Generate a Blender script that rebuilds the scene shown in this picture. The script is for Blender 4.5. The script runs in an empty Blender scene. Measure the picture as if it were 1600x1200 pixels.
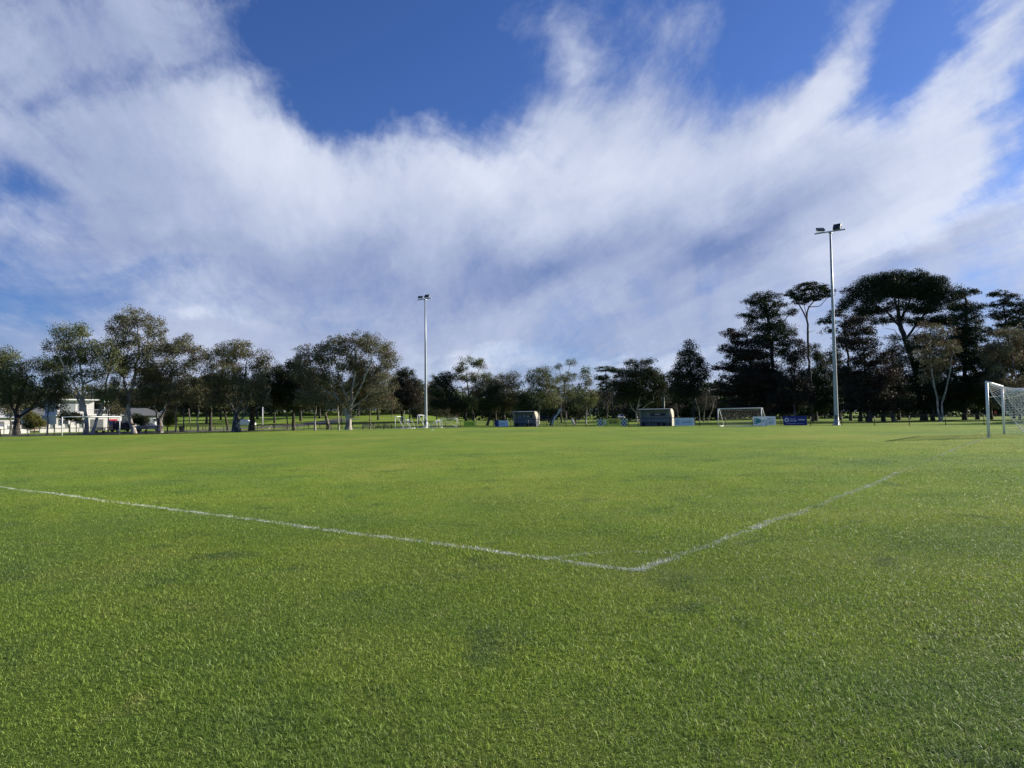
import bpy, math, random
import numpy as np
from mathutils import Vector, Matrix, Euler

C = bpy.context.scene.collection
sc = bpy.context.scene
R = math.radians
random.seed(7)

# ---------------------------------------------------------------- camera
EYE = 1.5
PITCH, ROLL = math.atan(54.5 / 1155.0), 0.012
cd = bpy.data.cameras.new('camera'); cam = bpy.data.objects.new('camera', cd); C.objects.link(cam)
cd.sensor_width = 36.0; cd.lens = 36.0 * 1155.0 / 1600.0; cd.clip_start = 0.1; cd.clip_end = 6000
cam.matrix_world = Matrix.Translation((0, 0, EYE)) @ Matrix.Rotation(R(90) + PITCH, 4, 'X') @ Matrix.Rotation(-ROLL, 4, 'Z')
sc.camera = cam
sc.view_settings.view_transform = 'Standard'; sc.view_settings.look = 'None'
sc.view_settings.exposure = 0.95; sc.view_settings.gamma = 1.0; sc.view_settings.use_curve_mapping = False

# ---------------------------------------------------------------- sun
SUN_AZ, SUN_EL = R(67), R(21.5)          # azimuth clockwise from +Y
sd = bpy.data.lights.new('sun', 'SUN'); sd.energy = 4.6; sd.angle = R(0.55); sd.color = (1.0, 0.90, 0.76)
sun = bpy.data.objects.new('sun', sd); C.objects.link(sun)
sdir = Vector((math.sin(SUN_AZ) * math.cos(SUN_EL), math.cos(SUN_AZ) * math.cos(SUN_EL), math.sin(SUN_EL)))
sun.rotation_euler = sdir.to_track_quat('Z', 'Y').to_euler(); sun.location = (60, 30, 60)

# ---------------------------------------------------------------- sky: Nishita + procedural cirrus by direction
world = bpy.data.worlds.new('World'); sc.world = world; world.use_nodes = True
wt = world.node_tree; wt.nodes.clear(); WN, WL = wt.nodes, wt.links
def nn(t, **kw):
    n = WN.new(t)
    for k, v in kw.items(): setattr(n, k, v)
    return n
def wmath(op, a, b=None, c=None, clamp=False):
    n = nn('ShaderNodeMath', operation=op); n.use_clamp = clamp
    for i, x in enumerate((a, b, c)):
        if x is None: continue
        if isinstance(x, (int, float)): n.inputs[i].default_value = x
        else: WL.new(x, n.inputs[i])
    return n.outputs[0]
def wvec(op, a, b=None):
    n = nn('ShaderNodeVectorMath', operation=op)
    for i, x in enumerate((a, b)):
        if x is None: continue
        if isinstance(x, (tuple, list)): n.inputs[i].default_value = x
        else: WL.new(x, n.inputs[i])
    return n
def wnoise(vec, scale, detail=5, rough=0.55, dist=0.0):
    n = nn('ShaderNodeTexNoise'); WL.new(vec, n.inputs['Vector'])
    n.inputs['Scale'].default_value = scale; n.inputs['Detail'].default_value = detail
    n.inputs['Roughness'].default_value = rough; n.inputs['Distortion'].default_value = dist
    return n
def wrange(x, a, b, c=0.0, d=1.0, smooth=True):
    n = nn('ShaderNodeMapRange'); n.interpolation_type = 'SMOOTHSTEP' if smooth else 'LINEAR'
    WL.new(x, n.inputs[0])
    for i, v in zip((1, 2, 3, 4), (a, b, c, d)): n.inputs[i].default_value = v
    return n.outputs[0]
def wmix(f, a, b):
    n = nn('ShaderNodeMix', data_type='RGBA')
    if isinstance(f, (int, float)): n.inputs[0].default_value = f
    else: WL.new(f, n.inputs[0])
    for s, x in ((n.inputs[6], a), (n.inputs[7], b)):
        if isinstance(x, (tuple, list)): s.default_value = (*x, 1)
        else: WL.new(x, s)
    return n.outputs[2]
sky = nn('ShaderNodeTexSky', sky_type='NISHITA'); sky.sun_disc = False
sky.sun_elevation = SUN_EL; sky.sun_rotation = SUN_AZ
sky.altitude = 50; sky.air_density = 1.0; sky.dust_density = 0.6; sky.ozone_density = 2.5
tc = nn('ShaderNodeTexCoord'); DIR = tc.outputs['Generated']
sep = nn('ShaderNodeSeparateXYZ'); WL.new(DIR, sep.inputs[0])
# cloud-sheet coordinates (a flat sheet overhead, seen in perspective), turned along the wind
den = wmath('ADD', wmath('MAXIMUM', sep.outputs[2], 0.0), 0.10)
cmb = nn('ShaderNodeCombineXYZ'); WL.new(wmath('DIVIDE', sep.outputs[0], den), cmb.inputs[0]); WL.new(wmath('DIVIDE', sep.outputs[1], den), cmb.inputs[1])
rot = nn('ShaderNodeVectorRotate', rotation_type='Z_AXIS'); WL.new(cmb.outputs[0], rot.inputs[0]); rot.inputs['Angle'].default_value = R(-12)
SHEET = rot.outputs[0]
def stretch(v, sx, sy):
    return wvec('MULTIPLY', v, (sx, sy, 1.0)).outputs[0]
# warp of directions so that the cloud banks get ragged, feathery edges
wn1 = wnoise(stretch(SHEET, 1.0, 0.45), 0.9, 6, 0.6)
wn2 = wnoise(DIR, 3.2, 6, 0.62)
wn3 = wnoise(stretch(SHEET, 2.4, 0.6), 2.2, 5, 0.6)
def centred(n, amt):
    return wvec('MULTIPLY', wvec('SUBTRACT', n.outputs['Color'], (0.5, 0.5, 0.5)).outputs[0], (amt, amt, amt)).outputs[0]
WDIR = wvec('ADD', wvec('ADD', wvec('ADD', DIR, centred(wn1, 0.11)).outputs[0], centred(wn2, 0.16)).outputs[0], centred(wn3, 0.05)).outputs[0]
def px_dir(px, py):
    v = Vector(((px - 800) / 1155.0, (600 - py) / 1155.0, -1.0))
    return (cam.matrix_world.to_3x3() @ v).normalized()
def bank(px, py, rx, ry, tilt=0.0):
    """soft elliptical cloud bank round a direction of the sky; rx, ry as angles/1155 rad; tilt in degrees"""
    c = px_dir(px, py)
    az, el = math.atan2(c.x, c.y), math.asin(c.z)
    M = Matrix.Rotation(-az, 3, 'Z') @ Matrix.Rotation(el, 3, 'X') @ Matrix.Rotation(-R(tilt), 3, 'Y')
    mp = nn('ShaderNodeMapping', vector_type='TEXTURE'); WL.new(WDIR, mp.inputs[0])
    mp.inputs['Location'].default_value = c; mp.inputs['Rotation'].default_value = M.to_euler()
    mp.inputs['Scale'].default_value = (rx / 1155.0, 1.0, ry / 1155.0)
    g = nn('ShaderNodeTexGradient', gradient_type='SPHERICAL'); WL.new(mp.outputs[0], g.inputs[0])
    return wrange(g.outputs['Fac'], 0.0, 1.0)
def total(lst):
    acc = None
    for (w, *a) in lst:
        t = wmath('MULTIPLY', bank(*a), w)
        acc = t if acc is None else wmath('ADD', acc, t)
    return acc
# cloud banks of the sky: (weight, px, py, rx, ry, tilt)
BANKS = [
 (0.9, 60, 60, 420, 190, -5), (0.8, 30, 180, 260, 130, 0), (0.6, 330, 50, 300, 110, 8),
 (1.0, 270, 190, 290, 190, -25), (1.0, 370, 260, 240, 160, -35), (0.6, 200, 300, 340, 140, 0),
 (0.7, 560, 310, 280, 160, 0), (1.0, 680, 280, 260, 130, 0), (1.0, 880, 300, 340, 160, 8),
 (0.8, 1090, 280, 320, 160, 12), (1.0, 1300, 240, 300, 150, 20), (0.9, 1440, 280, 250, 150, 35),
 (0.8, 300, 420, 800, 170, 0), (0.95, 800, 450, 800, 190, 5), (0.8, 1250, 430, 560, 170, 25),
 (0.8, 1550, 450, 340, 160, 30), (0.7, 900, 540, 1000, 80, 0), (0.7, 200, 540, 600, 80, 0),
 (0.75, 905, 65, 100, 60, -50), (0.55, 1110, 70, 190, 60, -35), (0.9, 1290, 130, 190, 45, 68),
 (0.85, 1510, 110, 190, 60, 62), (0.5, 1570, 60, 130, 70, 30), (0.25, 1010, 110, 300, 120, -40), (-0.6, 1600, 150, 120, 60, 20), (-0.5, 1420, 40, 120, 70, 20), (0.5, 870, 150, 240, 60, -55),
 (0.5, 1190, 170, 260, 80, 50), (0.45, 1000, 190, 300, 80, -15),
 (1.2, 800, 640, 1500, 110, 0), (0.7, 250, 330, 300, 120, 0), (0.5, 950, 420, 400, 120, 10),
 (-1.0, 560, 110, 300, 180, -10), (-1.0, 510, 205, 100, 95, 10), (-0.5, 800, 120, 180, 70, 0), (-0.4, 260, 90, 160, 30, 10), (-0.55, 720, 50, 300, 140, 0), (-0.7, 1190, 60, 150, 90, 0),
 (-0.8, 20, 262, 200, 50, 0), (-0.8, 1410, 130, 110, 100, 30), (-0.8, 1600, 230, 150, 90, 40),
 (-0.9, 200, 118, 260, 40, 14), (-0.6, 330, 60, 160, 40, 20), (-0.65, 1500, 310, 190, 36, 35), (-0.55, 60, 490, 300, 45, 0), (-0.4, 330, 400, 300, 30, 12), (-0.3, 850, 560, 500, 30, 0),
]
LIGHTS = [
 (0.7, 380, 210, 190, 130, -40), (0.3, 60, 50, 380, 150, 0), (0.35, 60, 180, 250, 90, 0), (-0.5, 260, 60, 260, 60, 10),
 (0.7, 440, 270, 170, 110, -30), (0.9, 680, 260, 260, 120, 0), (1.1, 900, 270, 290, 140, 0),
 (0.7, 1100, 240, 320, 110, 15), (0.8, 1340, 210, 300, 110, 20), (0.8, 1450, 270, 190, 130, 50),
 (1.0, 1420, 350, 320, 55, 32), (0.9, 1560, 310, 190, 50, 25), (0.6, 880, 480, 260, 80, 15),
 (0.9, 905, 70, 110, 70, -45), (0.8, 1290, 120, 170, 55, 70), (0.9, 1520, 100, 200, 110, 60),
 (0.7, 1560, 420, 260, 80, 30), (1.6, 760, 566, 200, 34, 0), (0.9, 300, 490, 120, 34, 0), (0.8, 1010, 575, 160, 26, 0), (0.7, 960, 570, 170, 24, 0),
 (0.9, 5, 300, 90, 70, 0), (0.35, 200, 420, 350, 50, -5), (0.6, 330, 490, 240, 40, -3), (0.5, 500, 560, 500, 40, 0),
 (0.5, 800, 620, 1300, 80, 0), (0.35, 700, 520, 1200, 130, 0), (-0.6, 560, 420, 260, 90, 0), (-0.9, 1200, 340, 260, 80, 28), (-0.6, 1100, 420, 300, 60, 25), (-0.5, 150, 470, 400, 30, 0), (-0.4, 200, 370, 300, 30, 5), (-0.5, 1480, 380, 200, 30, 30), (0.3, 600, 330, 500, 90, 0), (-0.4, 850, 400, 300, 60, 15),
]

COVER = total(BANKS)
BRIGHT = total(LIGHTS)
f1 = wnoise(stretch(SHEET, 3.2, 0.55), 1.5, 9, 0.64, 0.5)       # long feathery streaks along the wind
f2 = wnoise(DIR, 3.8, 9, 0.66, 0.9)                             # billows
f3 = wnoise(stretch(SHEET, 9.0, 1.6), 2.2, 7, 0.66, 0.3)        # fine fibres
f5 = wnoise(wvec('ADD', DIR, centred(wn3, 0.05)).outputs[0], 13.0, 9, 0.7, 1.2)       # small curls
f4 = wnoise(WDIR, 2.1, 4, 0.5)                                  # broad swells of light
def c5(n, w): return wmath('MULTIPLY', wmath('SUBTRACT', n.outputs['Fac'], 0.5), w)
elev = sep.outputs[2]
low = wrange(elev, 0.34, 0.04)                      # far away the sheet closes up
k1 = wmath('SUBTRACT', 1.0, wmath('MULTIPLY', low, 0.45))
tex = wmath('ADD', wmath('MULTIPLY', wmath('ADD', c5(f1, 1.0), c5(f3, 0.4)), k1), wmath('ADD', c5(f2, 2.1), c5(f5, 0.75)))
cov = wmath('ADD', wmath('MULTIPLY', COVER, 0.80), tex)
alpha = wmath('POWER', wrange(cov, -0.10, 1.30), 0.85)
shade = wmath('ADD', wmath('ADD', wmath('MULTIPLY', BRIGHT, 0.50), wmath('MULTIPLY', tex, 0.50)), c5(f4, 1.6))
bri = wrange(shade, -0.60, 0.98, smooth=False)
CG, CW = (1.8, 2.5, 4.7), (6.9, 7.4, 8.7)        # shaded and lit cloud, before the background strength
cloud = wmix(bri, CG, CW)
tint = nn('ShaderNodeMix', data_type='RGBA', blend_type='MULTIPLY'); tint.inputs[0].default_value = 1.0
WL.new(sky.outputs[0], tint.inputs[6]); tint.inputs[7].default_value = (0.46, 0.66, 1.16, 1)
col = wmix(wmath('MULTIPLY', alpha, 0.94), tint.outputs[2], cloud)
bg = nn('ShaderNodeBackground'); WL.new(col, bg.inputs[0]); bg.inputs[1].default_value = 0.056
wo = nn('ShaderNodeOutputWorld'); WL.new(bg.outputs[0], wo.inputs[0])
world.cycles.sampling_method = 'MANUAL'; world.cycles.sample_map_resolution = 512

# ---------------------------------------------------------------- field frame and ground height
AX, AY = 1.2, 7.34                                   # corner of the pitch
EV = (0.616, 0.788); EU = (-0.788, 0.616)            # along the goal line, along the touchline
def fp(u, v): return AX + u * EU[0] + v * EV[0], AY + u * EU[1] + v * EV[1]
def S(x, a, b):
    t = np.clip((np.asarray(x, float) - a) / float(b - a), 0, 1); return t * t * (3 - 2 * t)
def gh(x, y):
    x = np.asarray(x, float); y = np.asarray(y, float)
    u = (x - AX) * EU[0] + (y - AY) * EU[1]; v = (x - AX) * EV[0] + (y - AY) * EV[1]
    h = 0.42 * S(v, 2, 30) * (1 - S(u, 60, 100))
    h = h + 0.85 * S(y, 120, 210) * (y > 0)
    rt = x / np.maximum(y, 1.0)
    h = h + 4.7 * S(y, 140, 300) * (1 - S(rt, -0.16, -0.02)) + 3.0 * S(y, 260, 600)
    und = 0.02 * np.sin(x * 0.9 + 1.3 * np.sin(y * 0.5)) * np.sin(y * 0.7 + 0.6) + 0.012 * np.sin(x * 2.3 + y * 1.1)
    return h + und * 0.3
def G(x, y): return float(gh(x, y))

# ---------------------------------------------------------------- materials
def newmat(name):
    m = bpy.data.materials.new(name); m.use_nodes = True
    return m, m.node_tree.nodes, m.node_tree.links, m.node_tree.nodes['Principled BSDF']
def ramp(N, stops):
    r = N.new('ShaderNodeValToRGB'); e = r.color_ramp.elements
    while len(e) < len(stops): e.new(0.5)
    for k, (p, c) in enumerate(stops): e[k].position = p; e[k].color = (*c, 1)
    return r
def noise_of(N, L, vec, scale, detail=4, rough=0.55, dist=0.0):
    n = N.new('ShaderNodeTexNoise'); n.inputs['Scale'].default_value = scale; n.inputs['Detail'].default_value = detail
    n.inputs['Roughness'].default_value = rough; n.inputs['Distortion'].default_value = dist
    if vec is not None: L.new(vec, n.inputs['Vector'])
    return n
def mat(name, col, rough=0.6, metal=0.0, var=0.12, scale=3.0, bump=0.0, spec=0.4):
    m, N, L, P = newmat(name)
    t = N.new('ShaderNodeTexCoord'); n = noise_of(N, L, t.outputs['Object'], scale, 5)
    r = ramp(N, [(0.3, tuple(c * (1 - var) for c in col)), (0.7, tuple(min(1, c * (1 + var)) for c in col))])
    L.new(n.outputs['Fac'], r.inputs[0]); L.new(r.outputs[0], P.inputs['Base Color'])
    P.inputs['Roughness'].default_value = rough; P.inputs['Metallic'].default_value = metal
    P.inputs['Specular IOR Level'].default_value = spec
    if bump:
        b = N.new('ShaderNodeBump'); b.inputs['Strength'].default_value = bump; b.inputs['Distance'].default_value = 0.02
        L.new(n.outputs['Fac'], b.inputs['Height']); L.new(b.outputs[0], P.inputs['Normal'])
    return m
def mixc(N, L, f, a, b, mode='MIX'):
    n = N.new('ShaderNodeMix'); n.data_type = 'RGBA'; n.blend_type = mode
    for s, x in ((n.inputs[0], f), (n.inputs[6], a), (n.inputs[7], b)):
        if isinstance(x, (int, float)): s.default_value = x
        elif isinstance(x, tuple): s.default_value = (*x, 1)
        else: L.new(x, s)
    return n.outputs[2]
# turf colour: shared by the ground sheet and the blades; patches of clover-dark, bright and straw-coloured turf
def turf_color(N, L, far=False):
    g = N.new('ShaderNodeNewGeometry'); P0 = g.outputs['Position']
    sc2 = N.new('ShaderNodeVectorMath'); sc2.operation = 'MULTIPLY'; sc2.inputs[1].default_value = (1, 1, 0); L.new(P0, sc2.inputs[0])
    V = sc2.outputs[0]
    big = noise_of(N, L, V, 0.085, 4, 0.6, 0.6); mid = noise_of(N, L, V, 0.42, 5, 0.62, 0.5); sm = noise_of(N, L, V, 2.1, 4, 0.6)
    a = ramp(N, [(0.32, (0.130, 0.226, 0.041)), (0.52, (0.209, 0.314, 0.039)), (0.70, (0.319, 0.358, 0.069))]); L.new(mid.outputs['Fac'], a.inputs[0])
    b = ramp(N, [(0.35, (0.130, 0.231, 0.051)), (0.50, (0.211, 0.330, 0.034)), (0.66, (0.336, 0.352, 0.074))]); L.new(big.outputs['Fac'], b.inputs[0])
    c = mixc(N, L, 0.5, a.outputs[0], b.outputs[0])
    st = ramp(N, [(0.60, (0, 0, 0)), (0.74, (1, 1, 1))]); L.new(sm.outputs['Fac'], st.inputs[0])
    stf = N.new('ShaderNodeMath'); stf.operation = 'MULTIPLY'; L.new(st.outputs[0], stf.inputs[0]); stf.inputs[1].default_value = 0.35
    c = mixc(N, L, stf.outputs[0], c, (0.34, 0.30, 0.11))
    dk = ramp(N, [(0.30, (1, 1, 1)), (0.43, (0, 0, 0))]); L.new(noise_of(N, L, V, 1.1, 5, 0.65, 0.4).outputs['Fac'], dk.inputs[0])
    dkf = N.new('ShaderNodeMath'); dkf.operation = 'MULTIPLY'; L.new(dk.outputs[0], dkf.inputs[0]); dkf.inputs[1].default_value = 0.62
    c = mixc(N, L, dkf.outputs[0], c, (0.060, 0.130, 0.042))
    return c, V
def ground_mat():
    m, N, L, P = newmat('turf_ground')
    c, V = turf_color(N, L)
    # brown-green thatch under the near blades, darkened to paint in the shade between them
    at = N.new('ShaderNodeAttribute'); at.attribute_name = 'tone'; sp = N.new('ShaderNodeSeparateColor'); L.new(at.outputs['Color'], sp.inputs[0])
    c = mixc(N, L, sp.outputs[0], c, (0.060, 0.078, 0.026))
    f = noise_of(N, L, V, 14.0, 6, 0.75); f2 = noise_of(N, L, V, 60.0, 4, 0.7)
    r = ramp(N, [(0.30, (0.38, 0.40, 0.36)), (0.50, (0.80, 0.80, 0.76)), (0.72, (1.35, 1.3, 1.15))])
    ad = N.new('ShaderNodeMath'); ad.operation = 'ADD'; L.new(f.outputs['Fac'], ad.inputs[0]); L.new(f2.outputs['Fac'], ad.inputs[1])
    hf = N.new('ShaderNodeMath'); hf.operation = 'MULTIPLY'; L.new(ad.outputs[0], hf.inputs[0]); hf.inputs[1].default_value = 0.5
    L.new(hf.outputs[0], r.inputs[0])
    L.new(mixc(N, L, 1.0, c, r.outputs[0], 'MULTIPLY'), P.inputs['Base Color'])
    P.inputs['Roughness'].default_value = 0.9; P.inputs['Specular IOR Level'].default_value = 0.1
    b = N.new('ShaderNodeBump'); b.inputs['Strength'].default_value = 0.9; b.inputs['Distance'].default_value = 0.05
    L.new(hf.outputs[0], b.inputs['Height']); L.new(b.outputs[0], P.inputs['Normal'])
    return m
def blade_mat(name, paint=False):
    m, N, L, P = newmat(name)
    c, V = turf_color(N, L)
    at = N.new('ShaderNodeAttribute'); at.attribute_name = 'tone'
    sp = N.new('ShaderNodeSeparateColor'); L.new(at.outputs['Color'], sp.inputs[0])
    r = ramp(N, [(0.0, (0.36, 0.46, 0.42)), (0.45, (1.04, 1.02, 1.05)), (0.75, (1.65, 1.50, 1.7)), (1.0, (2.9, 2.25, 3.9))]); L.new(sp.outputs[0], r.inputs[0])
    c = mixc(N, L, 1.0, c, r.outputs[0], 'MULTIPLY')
    if paint: c = mixc(N, L, sp.outputs[1], c, (0.80, 0.82, 0.78))
    P.inputs['Roughness'].default_value = 0.5; P.inputs['Specular IOR Level'].default_value = 0.3
    L.new(c, P.inputs['Base Color'])
    tr = N.new('ShaderNodeBsdfTranslucent'); L.new(c, tr.inputs[0])
    mx = N.new('ShaderNodeMixShader'); mx.inputs[0].default_value = 0.12 if paint else 0.36
    L.new(P.outputs[0], mx.inputs[1]); L.new(tr.outputs[0], mx.inputs[2])
    L.new(mx.outputs[0], N['Material Output'].inputs[0])
    return m

# ---------------------------------------------------------------- mesh helpers
class MB:
    """collects shapes, then links them as one mesh object"""
    def __init__(s): s.v = []; s.f = []; s.n = 0
    def add(s, vs, fs):
        s.f += [tuple(i + s.n for i in f) for f in fs]; s.v += [tuple(v) for v in vs]; s.n += len(vs)
    def box(s, c, d, M=None, bev=0.0):
        x, y, z = (k / 2 for k in d); vs = [Vector((sx * x, sy * y, sz * z)) for sx in (-1, 1) for sy in (-1, 1) for sz in (-1, 1)]
        if M is not None: vs = [M @ v for v in vs]
        s.add([v + Vector(c) for v in vs], [(0, 1, 3, 2), (4, 6, 7, 5), (0, 4, 5, 1), (2, 3, 7, 6), (0, 2, 6, 4), (1, 5, 7, 3)])
    def tube(s, pts, rad, n=8, cap=True):
        pts = [Vector(p) for p in pts]; k = len(pts)
        rad = [rad] * k if isinstance(rad, (int, float)) else rad
        vs = []; a = None
        for i, p in enumerate(pts):
            d = (pts[min(i + 1, k - 1)] - pts[max(i - 1, 0)])
            d = d.normalized() if d.length > 1e-9 else Vector((0, 0, 1))
            if a is None: a = d.orthogonal().normalized()
            else:
                a = a - d * a.dot(d); a = a.normalized() if a.length > 1e-6 else d.orthogonal().normalized()
            b = d.cross(a)
            for j in range(n):
                t = 2 * math.pi * j / n; vs.append(p + (a * math.cos(t) + b * math.sin(t)) * rad[i])
        fs = [(i * n + j, i * n + (j + 1) % n, (i + 1) * n + (j + 1) % n, (i + 1) * n + j) for i in range(k - 1) for j in range(n)]
        if cap: fs += [tuple(range(n - 1, -1, -1)), tuple((k - 1) * n + j for j in range(n))]
        s.add(vs, fs)
    def build(s, name, m, parent=None, smooth=False, bevel=0.0):
        me = bpy.data.meshes.new(name); me.from_pydata(s.v, [], s.f); me.validate(); me.update()
        if smooth: me.polygons.foreach_set('use_smooth', [True] * len(me.polygons))
        me.materials.append(m); o = bpy.data.objects.new(name, me); C.objects.link(o)
        if bevel:
            b = o.modifiers.new('bevel', 'BEVEL'); b.width = bevel; b.segments = 2; b.limit_method = 'ANGLE'
        if parent: o.parent = parent
        return o
def tag(o, label=None, cat=None, group=None, kind=None):
    for k, v in (('label', label), ('category', cat), ('group', group), ('kind', kind)):
        if v: o[k] = v
    return o
def empty(name, loc, rz=0.0):
    e = bpy.data.objects.new(name, None); C.objects.link(e); e.location = loc; e.rotation_euler = (0, 0, rz); e.empty_display_size = 0.3
    return e
def copy_tree(o, parent=None):
    c = o.copy(); C.objects.link(c)
    if parent: c.parent = parent
    for ch in list(o.children): copy_tree(ch, c)
    return c
def big_mesh(name, V, F, m, parent=None, tone=None):
    """numpy verts (n,3), faces (k, 3|4)"""
    me = bpy.data.meshes.new(name); n, k, q = len(V), len(F), F.shape[1]
    me.vertices.add(n); me.vertices.foreach_set('co', V.astype(np.float32).ravel())
    me.loops.add(k * q); me.loops.foreach_set('vertex_index', F.astype(np.int32).ravel())
    me.polygons.add(k); me.polygons.foreach_set('loop_start', np.arange(0, k * q, q, dtype=np.int32))
    if tone is not None:
        at = me.attributes.new('tone', 'FLOAT_COLOR', 'POINT'); at.data.foreach_set('color', tone.astype(np.float32).ravel())
    me.update(calc_edges=True); me.materials.append(m)
    o = bpy.data.objects.new(name, me); C.objects.link(o)
    if parent: o.parent = parent
    return o

# ---------------------------------------------------------------- ground sheet
def axis(pts): return np.concatenate([np.arange(a, b, s) for a, b, s in pts])
gx = axis([(-2000, -300, 100), (-300, -90, 10), (-90, -26, 1.6), (-26, 26, 0.65), (26, 70, 1.6), (70, 300, 10), (300, 2001, 100)])
gy = axis([(-200, -5, 15), (-5, 20, 0.5), (20, 150, 1.6), (150, 340, 5), (340, 700, 30), (700, 2600, 150)])
XX, YY = np.meshgrid(gx, gy); ZZ = gh(XX, YY)
nx, ny = len(gx), len(gy)
idx = (np.arange(ny - 1)[:, None] * nx + np.arange(nx - 1)[None, :]).ravel()
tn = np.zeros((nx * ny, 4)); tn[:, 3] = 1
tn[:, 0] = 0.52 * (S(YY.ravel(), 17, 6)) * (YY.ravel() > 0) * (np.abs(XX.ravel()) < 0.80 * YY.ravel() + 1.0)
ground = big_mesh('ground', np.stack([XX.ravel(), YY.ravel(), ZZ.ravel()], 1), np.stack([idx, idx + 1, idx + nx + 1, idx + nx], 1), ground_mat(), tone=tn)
ground.data.polygons.foreach_set('use_smooth', [True] * len(ground.data.polygons))
tag(ground, kind='structure')

# ---------------------------------------------------------------- grass blades (mown turf) and the whitewashed lines
rng = np.random.default_rng(11)
def scatter(r0, r1, dens, spread=0.78):
    """points in the view wedge between depth r0 and r1"""
    area = 0.5 * (2 * spread) * (r1 * r1 - r0 * r0); n = int(area * dens)
    y = np.sqrt(rng.uniform(r0 * r0, r1 * r1, n)); x = rng.uniform(-spread, spread, n) * y
    return x, y
def line_dist(x, y):
    """distance to the nearest painted line (touchline, goal line, corner arc); and along-line fade"""
    u = (x - AX) * EU[0] + (y - AY) * EU[1]; v = (x - AX) * EV[0] + (y - AY) * EV[1]
    wob = 0.022 * np.sin(u * 1.7) + 0.014 * np.sin(u * 5.1); wob2 = 0.022 * np.sin(v * 1.4) + 0.014 * np.sin(v * 4.3)
    d1 = np.where((u > -0.05), np.abs(v + wob - 0.0), 9); d2 = np.where(v > -0.05, np.abs(u + wob2), 9)
    d3 = np.where((u > 0) & (v > 0), np.abs(np.hypot(u, v) - 1.0), 9)
    return d1, d2, d3, u, v
def pnoise(x, y, s, seed=0):
    r = np.zeros_like(x); g = np.random.default_rng(seed)
    for k in range(7):
        a = g.uniform(0, 6.28); f = s * g.uniform(0.6, 1.8); r += np.sin((x * np.cos(a) + y * np.sin(a)) * f + g.uniform(0, 6.28))
    return r / 7
XB, YB, WB, HB = [], [], [], []
GD = 1.0
for r0, r1, dens, w, h in ((2.2, 4.5, 14500, 0.0030, 0.038), (4.5, 7, 10000, 0.0036, 0.037), (7, 11, 5600, 0.0046, 0.035),
                           (11, 18, 1900, 0.0068, 0.034), (18, 32, 380, 0.011, 0.032)):
    x, y = scatter(r0, r1, dens * GD)
    if r1 == 32: keep = rng.uniform(0, 1, len(x)) < np.clip((33 - y) / 13, 0, 1); x, y = x[keep], y[keep]
    XB.append(x); YB.append(y); WB.append(np.full(len(x), w)); HB.append(np.full(len(x), h))
# extra, finer blades right along the lines
def along(n, f):
    a = rng.uniform(0, 1, n); return f(a)
lu = along(26000, lambda a: a ** 1.6 * 26); lo = rng.normal(0, 0.055, 26000); x, y = fp(lu, lo); XB.append(x); YB.append(y); WB.append(0.0024 + 0.00026 * y); HB.append(np.full(len(x), 0.032))
lv = along(26000, lambda a: a ** 1.5 * 32); x, y = fp(lo, lv); XB.append(x); YB.append(y); WB.append(0.0024 + 0.00026 * y); HB.append(np.full(len(x), 0.032))
xb, yb, wb, hb = map(np.concatenate, (XB, YB, WB, HB))
n = len(xb)
tuft = pnoise(xb, yb, 3.0, 3) * 0.5 + pnoise(xb, yb, 9.0, 4) * 0.5
patch = pnoise(xb, yb, 0.9, 8)
hb = hb * 0.80 * (0.75 + 0.35 * np.clip(tuft * 2 + 0.5, 0, 1.4)) * rng.uniform(0.55, 1.3, n) * (1 + 0.25 * patch)
hb *= np.where(rng.uniform(0, 1, n) < 0.02 + 0.03 * (patch > 0.25), 1.7, 1.0)
az = rng.uniform(0, 2 * np.pi, n); lean = np.abs(rng.normal(0.82, 0.42, n)) * (1 + 0.3 * tuft)
lean = np.clip(lean, 0.05, 1.45); bend = rng.uniform(0.2, 0.9, n)
fx = rng.uniform(0, 2 * np.pi, n)
zb = gh(xb, yb) - 0.003
def blade_arrays(sel):
    k = len(sel); X, Y, Z = xb[sel], yb[sel], zb[sel]; h, w = hb[sel], wb[sel]
    l1 = lean[sel]; l2 = np.clip(l1 + bend[sel], 0, 1.7); a = az[sel]
    dx, dy = np.cos(a), np.sin(a); sx, sy = np.cos(fx[sel]), np.sin(fx[sel])
    m1 = np.stack([X + dx * np.sin(l1) * h * .55, Y + dy * np.sin(l1) * h * .55, Z + np.cos(l1) * h * .55], 1)
    tp = m1 + np.stack([dx * np.sin(l2) * h * .55, dy * np.sin(l2) * h * .55, np.cos(l2) * h * .5], 1)
    b0 = np.stack([X, Y, Z], 1); sd = np.stack([sx, sy, np.zeros(k)], 1) * (w[:, None] / 2)
    V = np.empty((k, 5, 3)); V[:, 0] = b0 - sd; V[:, 1] = b0 + sd; V[:, 2] = m1 + sd * .9; V[:, 3] = m1 - sd * .9; V[:, 4] = tp
    base = np.arange(k)[:, None] * 5
    F = np.concatenate([base + np.array([[0, 1, 2]]), base + np.array([[0, 2, 3]]), base + np.array([[3, 2, 4]])], 0)
    return V, F
d1, d2, d3, ub, vb = line_dist(xb, yb)
wear1 = np.clip(0.80 + 0.55 * pnoise(ub, vb, 1.3, 21), 0.25, 1)                     # touchline: strong
wear2 = np.clip(0.62 + 0.6 * pnoise(ub, vb, 1.1, 22) - 0.22 * S(vb, 9, 22), 0.26, 1)  # goal line: fades away
dd3 = 0.85
gap = 1 - 0.75 * np.exp(-((vb - 15.2) / 2.2) ** 2)
edge_n = 0.75 + 0.45 * rng.uniform(0, 1, n)
p1_ = np.exp(-(d1 / (0.076 * edge_n)) ** 3) * wear1
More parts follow.
